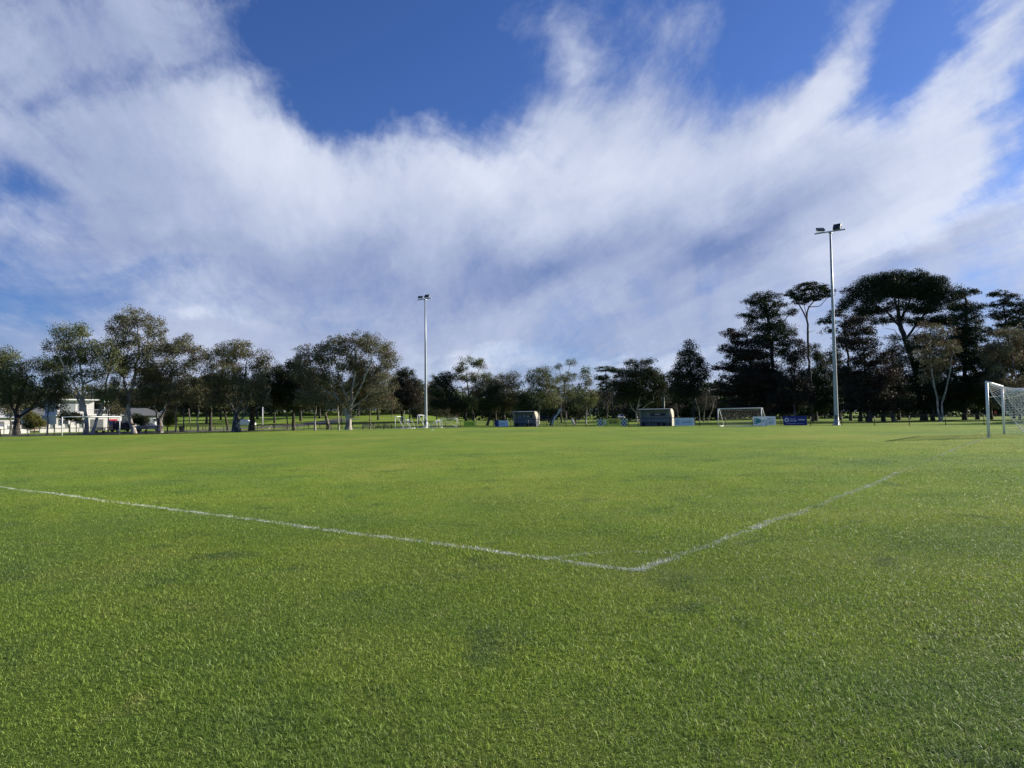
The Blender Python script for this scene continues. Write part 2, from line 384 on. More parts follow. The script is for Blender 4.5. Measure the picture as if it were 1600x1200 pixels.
p2_ = np.exp(-(d2 / (0.076 * edge_n)) ** 3) * wear2 * gap
p3_ = np.exp(-(d3 / (0.060 * edge_n)) ** 3) * dd3 * np.where(ub > vb, 1.3, 0.5)
pp = np.maximum(np.maximum(p1_, p2_), p3_)
painted = rng.uniform(0, 1, n) < pp * 0.66 * np.clip(0.85 + 1.3 * pnoise(ub, vb, 16.0, 31) + 0.8 * pnoise(ub, vb, 45.0, 32), 0.12, 1.5)
extra = np.arange(n) >= n - 52000
tone_r = np.clip(rng.beta(1.3, 1.5, n) * 0.92 + 0.10 * patch + np.where(rng.uniform(0, 1, n) < 0.09, 0.45, 0), 0, 1)
gsel = np.nonzero(~painted & ~(extra & (rng.uniform(0, 1, n) < 0.85)))[0]; psel = np.nonzero(painted)[0]
def tone_for(sel, paint):
    t = np.zeros((len(sel), 5, 4)); t[..., 0] = tone_r[sel][:, None]
    # blades are darker towards their base
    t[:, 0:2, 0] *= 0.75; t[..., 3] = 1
    if paint: t[..., 1] = rng.uniform(0.75, 1.0, len(sel))[:, None]; t[:, 0:2, 1] *= 0.8
    return t.reshape(-1, 4)
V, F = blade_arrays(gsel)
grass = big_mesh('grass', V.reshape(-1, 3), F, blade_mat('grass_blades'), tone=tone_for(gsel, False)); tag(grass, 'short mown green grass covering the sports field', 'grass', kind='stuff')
V, F = blade_arrays(psel)
lines = big_mesh('field_line_marking', V.reshape(-1, 3), F, blade_mat('painted_grass', True), tone=tone_for(psel, True)); tag(lines, kind='structure')
print('blades', len(gsel), len(psel))

# ---------------------------------------------------------------- trees
def leaf_mat(name, lo, hi, alt, scale=0.35, trans=0.22):
    m, N, L, P = newmat(name)
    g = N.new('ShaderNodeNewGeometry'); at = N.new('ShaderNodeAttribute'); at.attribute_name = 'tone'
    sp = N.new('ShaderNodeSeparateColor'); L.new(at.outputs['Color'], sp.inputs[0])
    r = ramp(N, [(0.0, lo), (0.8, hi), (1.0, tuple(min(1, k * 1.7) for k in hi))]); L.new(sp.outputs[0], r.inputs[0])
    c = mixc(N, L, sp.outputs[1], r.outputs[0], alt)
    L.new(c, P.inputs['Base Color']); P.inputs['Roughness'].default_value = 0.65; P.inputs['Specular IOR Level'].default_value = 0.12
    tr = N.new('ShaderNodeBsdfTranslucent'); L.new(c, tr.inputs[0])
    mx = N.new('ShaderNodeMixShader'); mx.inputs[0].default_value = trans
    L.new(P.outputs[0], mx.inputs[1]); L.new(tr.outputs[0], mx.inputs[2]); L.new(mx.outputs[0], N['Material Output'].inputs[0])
    return m
def bark_mat(name, dark, light, lo=0.40, hi=0.60):
    m, N, L, P = newmat(name)
    g = N.new('ShaderNodeNewGeometry'); v = N.new('ShaderNodeVectorMath'); v.operation = 'MULTIPLY'; v.inputs[1].default_value = (1, 1, 0.35); L.new(g.outputs['Position'], v.inputs[0])
    n = noise_of(N, L, v.outputs[0], 2.6, 6, 0.65, 0.5); r = ramp(N, [(lo, dark), (hi, light)])
    L.new(n.outputs['Fac'], r.inputs[0]); L.new(r.outputs[0], P.inputs['Base Color']); P.inputs['Roughness'].default_value = 0.85
    b = N.new('ShaderNodeBump'); b.inputs['Strength'].default_value = 0.6; b.inputs['Distance'].default_value = 0.05
    L.new(n.outputs['Fac'], b.inputs['Height']); L.new(b.outputs[0], P.inputs['Normal'])
    return m
LM = {
 'gum': leaf_mat('gum_leaves', (0.044, 0.050, 0.026), (0.170, 0.168, 0.092), (0.135, 0.078, 0.050)),
 'gumgreen': leaf_mat('green_gum_leaves', (0.040, 0.054, 0.020), (0.145, 0.165, 0.066), (0.12, 0.080, 0.040)),
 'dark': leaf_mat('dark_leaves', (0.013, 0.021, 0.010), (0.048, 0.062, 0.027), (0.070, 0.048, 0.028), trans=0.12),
 'pine': leaf_mat('pine_needles', (0.011, 0.021, 0.009), (0.044, 0.066, 0.025), (0.060, 0.062, 0.027), trans=0.06),
 'brown': leaf_mat('brown_conifer_leaves', (0.016, 0.015, 0.010), (0.054, 0.044, 0.030), (0.074, 0.047, 0.032), trans=0.08),
 'yellow': leaf_mat('yellow_green_leaves', (0.05, 0.06, 0.015), (0.15, 0.16, 0.04), (0.16, 0.10, 0.04)),
 'twig': leaf_mat('bare_twigs', (0.05, 0.04, 0.035), (0.13, 0.105, 0.09), (0.10, 0.08, 0.07), trans=0.0),
}
BM = {
 'pale': bark_mat('pale_gum_bark', (0.16, 0.13, 0.105), (0.50, 0.47, 0.42)),
 'mixed': bark_mat('mottled_bark', (0.055, 0.045, 0.037), (0.34, 0.31, 0.27), 0.45, 0.62),
 'dark': bark_mat('dark_bark', (0.022, 0.018, 0.015), (0.075, 0.062, 0.050)),
 'grey': bark_mat('grey_bark', (0.08, 0.068, 0.056), (0.24, 0.21, 0.175)),
 'bleached': bark_mat('bleached_wood', (0.45, 0.41, 0.36), (0.82, 0.78, 0.72)),
}
def hy(px): return 654.5 - ROLL * (px - 800)                 # horizon line in the photograph
def at(px, d):
    x = (px - 800) / 1155.0 * d; return x, d
def spot(px, d): x, y = at(px, d); return Vector((x, y, G(x, y)))

def make_tree(name, px, d, blobs, limbs, leaf='gum', bark='pale', dens=1.0, size=0.24, cr=1.0, flat=1.0, droop=0.5, alt=0.12, seed=0, tw=0.35,
              label='', cat='tree', group=None, aspect=0.45, nbr=1.0, under=0.0):
    """blobs: (cx, cy, rx, ry) in photograph units scaled to metres at the tree's own distance; limbs: (w0, w1, [(px, py), ...])"""
    rg = np.random.default_rng(seed * 7919 + 13); base = spot(px, d); k = d / 1155.0
    def loc(x, y, dy=0.0):                                   # tree-local metres
        xx = (x - 800) / 1155.0 * d - base.x
        return np.array([xx, dy, (hy(x) - y) * k + EYE - base.z])
    nodes, par, rad = [], [], []
    def add(p, pa, r): nodes.append(np.array(p, float)); par.append(pa); rad.append(r); return len(nodes) - 1
    first = None
    for li, (w0, w1, pts) in enumerate(limbs):
        P3 = []; dyt = rg.normal(0, 1.0) * (0.0 if li == 0 else 1.0)
        for i, q in enumerate(pts):
            dy = q[2] if len(q) > 2 else dyt * i / max(1, len(pts) - 1) * 1.6
            p = loc(q[0], q[1], dy)
            if i == 0 and abs(q[1]) > 660 - 40 and p[2] < 1.2: p[2] = -0.25; p[1] = 0.0
            P3.append(p)
        # start from the nearest node already there when close
        pa = -1
        if nodes and P3[0][2] > 0.3:
            dd = [np.linalg.norm(np.array(P3[0]) - q) for q in nodes]; j = int(np.argmin(dd)); pa = j
            P3[0] = nodes[j].copy()
        prev = pa; tot = len(P3) - 1
        for i in range(tot):
            a, b = P3[i], P3[i + 1]; m = max(1, int(np.linalg.norm(b - a) / 0.9))
            for t in range(0 if (i == 0 and pa < 0) else 1, m + 1):
                if t == 0 and i > 0: continue
                f = (i + t / m) / tot; p = a + (b - a) * t / m
                if 0 < f < 1: p = p + rg.normal(0, 0.07, 3) * np.array([1, 1, .4])
                prev = add(p, prev, (w0 + (w1 - w0) * f) * k / 2 * 0.72)
    NL = len(nodes)
    # cluster centres inside the crown
    cl = []
    for (cx, cy, rx, ry) in blobs:
        c = loc(cx, cy); RX, RY = rx * k, ry * k; RD = min(RX, RY * 1.6) * 1.0 if RX > RY else RX
        RD = max(RD, RX * 0.7); m = int(max(6, dens * (8.5 if leaf in ('brown', 'pine', 'dark') else 6.0) * RX * RY * RD ** 0.5 / cr ** 2.2))
        c = c + np.array([0, rg.normal(0, 0.35) * RD, 0])
        v = rg.normal(0, 1, (m, 3)); v /= np.linalg.norm(v, axis=1)[:, None]
        rr = np.where(rg.uniform(0, 1, m) < 0.72, rg.uniform(0.68, 1.0, m), rg.uniform(0.15, 0.7, m))
        v *= rr[:, None]
        v[:, 2] = np.where(v[:, 2] < -0.55 - under, v[:, 2] * 0.6, v[:, 2])
        cl.append(c + v * np.array([RX * 1.06 - cr * .2, RD, RY * 1.05 - cr * .1 * flat]))
    cl = np.concatenate(cl) if cl else np.zeros((0, 3))
    cl = cl[cl[:, 2] > 0.5] if len(cl) else cl
    if len(cl):
        root = nodes[NL - 1] if NL else np.zeros(3)
        order = np.argsort([min(np.linalg.norm(c - q) for q in nodes[:NL:2]) for c in cl])
        stepm = 1.1 if d < 160 else 2.0
        for ci in order[: int(len(order) * nbr)]:
            c = cl[ci]; A = np.array(nodes); dv = c - A
            dist = np.linalg.norm(dv, axis=1); cost = dist + 0.9 * np.maximum(0, A[:, 2] - c[2] + 0.2) + 0.25 * np.abs(dv[:, 2])*0
            cost += np.where(A[:, 2] < 1.6, 3.0, 0)
            j = int(np.argmin(cost)); L_ = dist[j]; m = max(1, int(L_ / stepm)); prev = j; a = nodes[j]
            sag = 0.12 * L_
            for t in range(1, m + 1):
                f = t / m; p = a + (c - a) * f + np.array([0, 0, sag * math.sin(math.pi * f)]) + (rg.normal(0, 0.09, 3) if t < m else 0)
                prev = add(p, prev, 0.0)
    N_ = len(nodes); cnt = np.zeros(N_)
    for i in range(N_ - 1, NL - 1, -1):
        cnt[i] += 1 if cnt[i] == 0 else 0
        if par[i] >= 0: cnt[par[i]] += cnt[i] * 1.0
    r0 = 0.016 if d < 160 else 0.026
    for i in range(NL, N_): rad[i] = r0 * max(1, cnt[i]) ** 0.48
    rad = [max(r, r0) for r in rad]
    # tubes: one per chain
    kids = [[] for _ in range(N_)]
    for i in range(N_):
        if par[i] >= 0: kids[par[i]].append(i)
    mb = MB(); seen = set()
    starts = [(i, None) for i in range(N_) if par[i] < 0]
    while starts:
        i, pa = starts.pop()
        ch = ([pa] if pa is not None else []) + [i]; cur = i
        while kids[cur]:
            ks = sorted(kids[cur], key=lambda q: -rad[q]); cur2 = ks[0]
            for q in ks[1:]: starts.append((q, cur))
            ch.append(cur2); cur = cur2
        if len(ch) < 2: continue
        rr = [rad[q] for q in ch]
        if pa is not None: rr[0] = min(rr[0], rr[1] * 1.15)
        if pa is None:
            rr[0] *= 1.45
            if len(rr) > 2: rr[1] *= 1.12
        big = max(rr)
        mb.tube([nodes[q] for q in ch], rr, 9 if big > 0.12 else (5 if big > 0.04 else 3), cap=False)
    e = empty(name, base); tag(e, label, cat, group)
    mb.build('trunk', BM[bark], e, smooth=True)
    if len(cl):
        A = 4 * math.pi / 3; per = int(72 * dens ** 0 * cr ** 2 * (0.24 / size) ** 1.7 * tw / 0.35)
        m = len(cl); n = m * per
        ctr = np.repeat(cl, per, 0); v = rg.normal(0, 1, (n, 3)); v /= np.linalg.norm(v, axis=1)[:, None]
        rr = rg.uniform(0.1, 1.0, n) ** 0.6 * np.repeat(rg.uniform(0.65, 1.25, m), per)
        p = ctr + v * rr[:, None] * np.array([cr, cr, cr * flat * 0.8])
        p[:, 2] -= droop * 0.35 * rr ** 2 * cr
        # leaf sprays: lens-shaped quads, mostly hanging for gums
        ax = rg.normal(0, 1, (n, 3)); ax[:, 2] -= droop * 2.2; ax /= np.linalg.norm(ax, axis=1)[:, None]
        bx = rg.normal(0, 1, (n, 3)); bx -= ax * np.sum(ax * bx, 1)[:, None]; bx /= np.linalg.norm(bx, axis=1)[:, None]
        s = size * rg.uniform(0.6, 1.35, n)[:, None]
        V = np.empty((n, 4, 3)); V[:, 0] = p - ax * s * .5; V[:, 1] = p + bx * s * aspect * .5; V[:, 2] = p + ax * s * .5; V[:, 3] = p - bx * s * aspect * .5
        F = np.arange(n * 4).reshape(n, 4)
        tone = np.zeros((n, 4, 4)); ct = np.repeat(rg.uniform(0, 1, m), per); tone[..., 0] = np.clip(0.5 * ct + rg.uniform(0, 0.62, n), 0, 1)[:, None]
        zt = (ctr[:, 2] - cl[:, 2].min()) / max(0.1, np.ptp(cl[:, 2]))
        ca = np.repeat(rg.uniform(0, 1, m) < alt, per); tone[..., 1] = np.where(ca, rg.uniform(.3, 1, n), 0)[:, None]; tone[..., 3] = 1
        keep = p[:, 2] > 0.15
        big_mesh('crown', V[keep].reshape(-1, 3), F[: keep.sum()], LM[leaf], e, tone=tone[keep].reshape(-1, 4))
        make_tree.total = getattr(make_tree, 'total', 0) + int(keep.sum())
    return e

T = make_tree
#---- the left-hand gums along the end fence
T('gum_tree', -4, 112, [(-22, 585, 30, 34), (8, 562, 24, 20), (2, 600, 26, 22), (-30, 620, 30, 22)], [(9, 5, [(-4, 676), (-8, 630), (-12, 585)]), (5, 2, [(-8, 640), (6, 600), (12, 570)])],
  'gumgreen', 'dark', seed=1, label='gum tree cut off by the left edge of the picture', group=None)
T('gum_tree', 27, 108, [(60, 568, 36, 15), (35, 590, 34, 22), (10, 600, 24, 22), (75, 585, 26, 22), (62, 615, 32, 18), (22, 622, 28, 16), (90, 608, 14, 20)],
  [(13, 9, [(27, 676), (27, 655), (26, 640)]), (8, 3, [(26, 650), (16, 625), (12, 598)]), (8, 3, [(26, 645), (34, 615), (42, 585)]), (7, 2, [(28, 655), (50, 636), (66, 610), (74, 590)])],
  'gumgreen', 'dark', seed=2, dens=1.0, label='broad dark tree with a thick black forked trunk left of the far white goal')
T('young_gum_tree', 74, 107, [(80, 622, 22, 14), (84, 636, 18, 12), (62, 630, 12, 10)], [(3.2, 2, [(74, 678), (75, 650), (78, 622)])], 'gum', 'grey', seed=3, dens=0.8, cr=0.8,
  label='slender sapling with a thin grey trunk just left of the far white goal')
T('gum_tree', 136, 106, [(100, 535, 30, 22), (128, 518, 30, 14), (150, 545, 36, 20), (95, 560, 24, 16), (130, 560, 30, 18), (165, 570, 28, 22), (108, 590, 26, 14), (160, 610, 28, 16), (172, 620, 18, 14), (85, 600, 22, 16), (140, 585, 24, 12)],
  [(9, 6, [(134, 678), (136, 655), (132, 640)]), (5, 2, [(132, 645), (112, 615), (88, 606), (64, 603)]), (5.5, 2.4, [(134, 645), (124, 608), (114, 580), (104, 545)]), (6, 3, [(134, 642), (128, 600), (124, 570), (122, 525)]),
   (7, 3, [(142, 678), (147, 645), (148, 610), (150, 560)]), (4, 1.5, [(146, 652), (162, 640), (172, 630)]), (4, 1.8, [(148, 600), (162, 585), (172, 560)]), (3, 1.5, [(120, 620), (104, 600), (92, 570)])],
  'gumgreen', 'pale', seed=4, dens=0.82, cr=0.95, label='wide gum tree with pale spreading limbs standing behind the far white goal')
T('gum_tree', 209, 111, [(182, 510, 20, 22), (212, 500, 30, 20), (240, 515, 20, 24), (200, 535, 30, 18), (235, 545, 24, 20), (215, 570, 34, 18), (190, 590, 22, 20), (232, 595, 26, 18), (208, 620, 26, 14), (190, 560, 16, 16)],
  [(10, 7, [(210, 676), (203, 650), (200, 625)]), (6, 2.5, [(200, 628), (208, 590), (214, 550), (212, 505)]), (5, 2, [(201, 625), (190, 595), (184, 560), (182, 515)]), (4, 2, [(208, 590), (226, 560), (238, 525)])],
  'gum', 'pale', seed=5, dens=0.85, cr=0.95, alt=0.2, label='tallest gum tree on the left, with a leaning pale trunk beside the far goal')
T('gum_tree', 251, 113, [(262, 545, 26, 18), (285, 540, 24, 18), (300, 560, 20, 22), (265, 575, 30, 20), (292, 590, 28, 22), (250, 600, 22, 20), (272, 615, 34, 16), (240, 620, 18, 14), (305, 615, 16, 18)],
  [(11, 8, [(250, 675), (248, 662), (249, 655)]), (5, 2, [(249, 662), (238, 635), (246, 600), (250, 570)]), (5.5, 2, [(250, 660), (258, 630), (268, 595), (272, 560)]), (4.5, 2, [(252, 658), (262, 640), (278, 620), (292, 585)])],
  'gum', 'mixed', seed=6, dens=1.0, label='gum tree with several curved pale stems left of the dark litter bin')
T('young_gum_tree', 273, 118, [(275, 632, 14, 14), (268, 618, 12, 12)], [(3, 2, [(273, 668), (275, 650), (277, 625)])], 'gum', 'pale', seed=7, dens=0.8, cr=0.8, label='first thin pale sapling trunk right of the curved-stem gum')
T('young_gum_tree', 286, 122, [(288, 628, 16, 14), (298, 616, 14, 12)], [(3, 2, [(286, 668), (287, 645), (289, 622)])], 'dark', 'grey', seed=8, dens=0.9, cr=0.8, label='thin brownish sapling standing behind the litter bin')
T('young_gum_tree', 309, 117, [(312, 628, 17, 16), (305, 612, 15, 12), (322, 614, 12, 12)], [(3.4, 2, [(309, 670), (309, 648), (310, 620)])], 'gum', 'pale', seed=9, dens=0.9, cr=0.8, label='straight pale sapling between the litter bin and the many-stemmed gum')
T('gum_tree', 369, 112, [(345, 560, 26, 20), (375, 548, 30, 18), (400, 565, 20, 24), (360, 585, 34, 20), (392, 600, 28, 20), (340, 600, 24, 22), (370, 620, 34, 16), (335, 625, 20, 16), (408, 620, 18, 14), (325, 580, 12, 18)],
  [(15, 12, [(369, 674), (369, 660), (369, 650)]), (4.5, 2, [(365, 655), (350, 620), (342, 590), (340, 565)]), (4.5, 2, [(368, 652), (364, 610), (366, 570)]), (5, 2, [(371, 652), (374, 605), (378, 560)]), (4.5, 2, [(373, 655), (384, 625), (396, 580)]),
   (4, 1.6, [(376, 658), (398, 640), (414, 628), (424, 605)]), (3.5, 1.5, [(370, 650), (356, 630), (334, 600)]), (3.5, 1.5, [(374, 652), (392, 628), (404, 600)])],
  'gum', 'mixed', seed=10, dens=1.05, label='rounded gum tree whose many pale stems fan out from one short black trunk')
T('gum_tree', 543, 114, [(490, 555, 32, 22), (520, 540, 26, 18), (555, 532, 30, 16), (585, 540, 26, 18), (605, 560, 22, 26), (540, 565, 36, 22), (580, 580, 32, 22), (505, 590, 32, 22), (548, 605, 36, 18), (598, 605, 24, 22), (470, 585, 18, 18), (490, 620, 28, 18), (585, 630, 28, 14), (610, 632, 16, 16), (525, 630, 22, 12)],
  [(13, 10, [(544, 672), (544, 655), (546, 638)]), (8, 3, [(541, 652), (532, 632), (524, 620), (508, 590), (492, 560)]), (6, 2.5, [(546, 638), (552, 600), (556, 560), (554, 535)]), (5, 2, [(546, 642), (538, 610), (528, 575), (520, 545)]),
   (5, 2, [(548, 636), (566, 605), (582, 570), (588, 545)]), (4.5, 2, [(552, 645), (562, 630), (580, 612), (600, 575)]), (4, 1.5, [(524, 622), (505, 608), (484, 594), (474, 580)]), (3.5, 1.5, [(548, 655), (568, 642), (600, 630), (616, 612)]), (3, 1.5, [(535, 630), (545, 615), (565, 600)])],
  'gum', 'pale', seed=11, dens=0.95, alt=0.2, label='biggest spreading gum tree left of the thin floodlight pole')

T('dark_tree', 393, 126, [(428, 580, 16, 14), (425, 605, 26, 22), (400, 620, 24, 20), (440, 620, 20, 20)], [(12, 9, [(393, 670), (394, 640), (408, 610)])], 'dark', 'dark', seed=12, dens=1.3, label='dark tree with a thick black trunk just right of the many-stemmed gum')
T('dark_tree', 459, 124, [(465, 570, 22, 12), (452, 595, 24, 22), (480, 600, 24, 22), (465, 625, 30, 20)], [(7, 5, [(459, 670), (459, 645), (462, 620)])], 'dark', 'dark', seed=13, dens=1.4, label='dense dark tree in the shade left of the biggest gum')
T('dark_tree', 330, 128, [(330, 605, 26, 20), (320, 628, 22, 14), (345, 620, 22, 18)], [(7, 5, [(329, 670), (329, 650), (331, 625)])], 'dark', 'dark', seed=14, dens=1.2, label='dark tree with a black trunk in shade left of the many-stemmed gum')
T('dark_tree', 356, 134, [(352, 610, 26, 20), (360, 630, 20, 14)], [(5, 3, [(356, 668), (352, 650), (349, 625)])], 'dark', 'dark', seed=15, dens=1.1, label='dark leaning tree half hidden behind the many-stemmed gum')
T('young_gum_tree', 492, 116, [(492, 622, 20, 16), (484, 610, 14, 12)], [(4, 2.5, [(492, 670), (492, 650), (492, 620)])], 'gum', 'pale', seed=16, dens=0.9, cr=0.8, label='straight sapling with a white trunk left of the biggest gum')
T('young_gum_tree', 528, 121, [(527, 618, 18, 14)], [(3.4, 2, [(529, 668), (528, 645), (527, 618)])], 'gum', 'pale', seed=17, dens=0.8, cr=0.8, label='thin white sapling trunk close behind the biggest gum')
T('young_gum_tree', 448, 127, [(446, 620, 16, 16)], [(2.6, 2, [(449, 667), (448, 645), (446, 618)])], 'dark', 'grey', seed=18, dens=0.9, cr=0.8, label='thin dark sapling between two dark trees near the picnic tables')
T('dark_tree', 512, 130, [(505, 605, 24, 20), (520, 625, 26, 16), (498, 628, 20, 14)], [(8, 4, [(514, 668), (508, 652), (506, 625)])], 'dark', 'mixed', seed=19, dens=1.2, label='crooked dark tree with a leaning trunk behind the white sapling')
T('young_gum_tree', 577, 118, [(580, 618, 18, 22), (572, 602, 14, 14)], [(2.6, 1.6, [(577, 668), (578, 645), (579, 610)])], 'brown', 'grey', seed=20, dens=0.8, cr=0.8, label='slim reddish sapling right of the biggest gum trunk')
# middle distance
T('gum_tree', 640, 176, [(628, 600, 14, 14), (640, 615, 20, 18), (650, 635, 16, 18), (622, 630, 18, 18)], [(4, 3, [(640, 662), (640, 645), (638, 620)])], 'brown', 'grey', seed=21, dens=1.0, label='reddish brown tree left of the thin floodlight pole')
T('gum_tree', 654, 160, [(652, 645, 9, 12)], [(3, 2, [(654, 664), (654, 655), (653, 645)])], 'dark', 'dark', seed=22, dens=2, cr=0.8, label='small dark bushy tree right at the foot of the thin floodlight pole')
T('gum_tree', 683, 172, [(678, 625, 18, 20), (690, 638, 22, 14), (700, 648, 20, 10), (676, 605, 10, 8)], [(3, 2, [(683, 662), (682, 645), (680, 620)])], 'gum', 'grey', seed=23, dens=1.0, label='low drooping grey-green tree right of the thin floodlight pole')
T('gum_tree', 728, 150, [(693, 592, 22, 12), (690, 610, 22, 14), (703, 628, 24, 14), (682, 630, 14, 12), (718, 640, 16, 10)], [(6, 5, [(728, 664), (727, 645), (726, 636)]), (4, 2, [(726, 640), (712, 615), (700, 595)]), (3, 2, [(727, 642), (718, 630), (696, 618)])], 'dark', 'dark', seed=24, dens=1.15,
  label='dark spreading tree whose black trunk stands left of the green banner end')
T('gum_tree', 741, 152, [(722, 575, 14, 10), (736, 566, 20, 8), (750, 571, 9, 8), (728, 590, 20, 9), (754, 590, 20, 11), (748, 610, 26, 14), (736, 628, 26, 12), (765, 605, 12, 12)], [(6, 4, [(742, 664), (739, 648), (733, 632)]), (3.5, 2, [(733, 634), (730, 605), (728, 580)]), (3, 2, [(734, 634), (748, 610), (756, 590)])], 'gumgreen', 'mixed', seed=25, dens=1.1,
  label='gum tree with an umbrella-shaped top behind the green banner')
T('gum_tree', 762, 148, [(772, 606, 14, 12), (770, 625, 20, 16), (758, 635, 14, 10)], [(5, 3, [(760, 664), (765, 650), (771, 630)])], 'dark', 'dark', seed=26, dens=1.2, label='small dark tree leaning right between the green and the blue banner')
T('gum_tree', 773, 156, [(782, 600, 16, 12), (776, 622, 18, 16)], [(5, 3, [(773, 663), (774, 645), (777, 620)])], 'gum', 'dark', seed=27, dens=1.1, label='dark trunked tree rising above the dark blue board')
T('gum_tree', 786, 151, [(796, 586, 16, 8), (800, 600, 20, 10), (790, 615, 22, 14), (804, 628, 20, 14), (784, 636, 16, 12)], [(9, 7, [(786, 663), (786, 645), (788, 628)])], 'gum', 'dark', seed=28, dens=1.1, label='dark tree with a thick black trunk left of the home dugout')
T('dark_tree', 824, 140, [(825, 622, 15, 12), (824, 636, 18, 12)], [(3, 2, [(824, 660), (824, 645)])], 'pine', 'dark', seed=29, dens=1.8, label='round black-green tree directly behind the home dugout')
T('gum_tree', 838, 152, [(852, 580, 16, 8), (838, 590, 20, 12), (860, 598, 18, 14), (845, 612, 24, 16), (862, 625, 18, 14)], [(5, 3.5, [(840, 664), (841, 640), (845, 615)]), (3, 2, [(842, 630), (855, 605), (858, 590)])], 'gumgreen', 'pale', seed=30, dens=1.0, label='pale trunked gum tree just right of the home dugout')
T('gum_tree', 884, 196, [(874, 573, 8, 5), (893, 566, 9, 6), (878, 592, 12, 9), (892, 588, 10, 9), (886, 612, 20, 14)], [(3, 2, [(884, 660), (884, 620), (882, 595)]), (1.6, 1, [(883, 600), (876, 585), (874, 572)]), (1.6, 1, [(884, 600), (890, 580), (893, 567)])], 'gumgreen', 'grey', seed=31, dens=0.9, label='tall sparse tree with thin see-through top tufts beyond the leaning dead trunk')
T('bare_tree', 876, 165, [(874, 625, 16, 14), (884, 640, 14, 10)], [(3, 2, [(876, 662), (876, 640), (875, 620)])], 'twig', 'grey', seed=32, dens=0.6, tw=0.3, size=0.2, aspect=0.15, label='leafless grey tree behind the leaning dead trunk')
T('young_gum_tree', 915, 128, [(915, 578, 6, 8), (914, 595, 12, 12), (913, 615, 18, 14), (906, 630, 18, 9), (926, 626, 12, 12)], [(3.2, 2, [(915, 666), (915, 640), (915, 600)])], 'gumgreen', 'pale', seed=33, dens=1.1, alt=0.3, label='cone-shaped young gum tree with a thin pale trunk left of the checked banner')
T('dark_tree', 899, 150, [(896, 633, 14, 12), (905, 642, 16, 8)], [(3, 2, [(899, 660), (899, 645)])], 'dark', 'dark', seed=34, dens=1.6, label='low dark bushy tree behind the cone-shaped young gum')
T('pine_tree', 948, 190, [(945, 577, 16, 5), (966, 579, 14, 4), (940, 590, 14, 6), (952, 600, 16, 8), (948, 618, 16, 14)], [(4, 2, [(948, 660), (948, 620), (947, 580)])], 'pine', 'dark', seed=35, dens=1.3, cr=0.9, flat=0.5, label='small flat-topped pine tree above the checked banner')
T('bare_tree', 958, 168, [(952, 625, 18, 16), (972, 635, 16, 12)], [(4, 2, [(958, 661), (957, 640), (955, 620)])], 'twig', 'dark', seed=36, dens=0.6, tw=0.3, size=0.2, aspect=0.15, label='leafless grey tree behind the right end of the checked banner')
T('bare_tree', 932, 172, [(934, 628, 14, 14)], [(3, 2, [(932, 660), (933, 640), (934, 622)])], 'twig', 'dark', seed=37, dens=0.6, tw=0.3, size=0.2, aspect=0.15, label='leafless grey tree behind the left end of the checked banner')
T('dark_tree', 996, 146, [(990, 566, 16, 5), (1012, 566, 16, 5), (990, 582, 26, 12), (1012, 588, 26, 16), (975, 600, 20, 18), (1000, 610, 34, 18), (1035, 598, 14, 16), (975, 622, 18, 12), (1030, 622, 18, 14)], [(5, 3.5, [(994, 666), (994, 645), (1000, 620)]), (3, 2, [(1000, 622), (1004, 600), (1000, 580)]), (2.4, 1.2, [(996, 646), (1008, 634), (1018, 626)]), (2.4, 1.2, [(995, 648), (984, 632), (976, 620)])], 'dark', 'pale', seed=38, dens=1.2, alt=0.25,
  label='big dark round tree with pale lower limbs above the away dugout')
T('gum_tree', 1083, 122, [(1080, 535, 6, 7), (1079, 550, 13, 10), (1065, 552, 6, 9), (1070, 568, 16, 12), (1090, 566, 12, 14), (1065, 588, 22, 16), (1090, 588, 18, 16), (1102, 575, 8, 8), (1058, 612, 18, 18), (1080, 610, 20, 14)], [(5.5, 4, [(1083, 664), (1083, 630), (1080, 600)]), (3, 2, [(1080, 602), (1080, 570), (1080, 540)])], 'dark', 'dark', seed=39, dens=1.35, alt=0.22,
  label='tall narrow dark tree with a pointed top right of the away dugout')
T('bare_tree', 1103, 138, [(1100, 620, 16, 14), (1112, 632, 12, 12), (1092, 634, 10, 10)], [(2.4, 1.4, [(1098, 660), (1100, 640), (1104, 615)]), (2.2, 1.2, [(1104, 660), (1112, 640), (1118, 620)]), (2, 1, [(1092, 660), (1090, 640), (1086, 622)])], 'twig', 'pale', seed=40, dens=0.8, tw=0.45, size=0.2, aspect=0.15,
  label='leafless grey thicket-like tree with pale stems left of the portable goal')
T('bare_tree', 1060, 150, [(1056, 636, 14, 12)], [(2.4, 1.4, [(1058, 662), (1057, 645), (1056, 630)])], 'twig', 'grey', seed=41, dens=0.7, tw=0.4, size=0.2, aspect=0.15, label='small leafless tree just right of the away dugout roof')
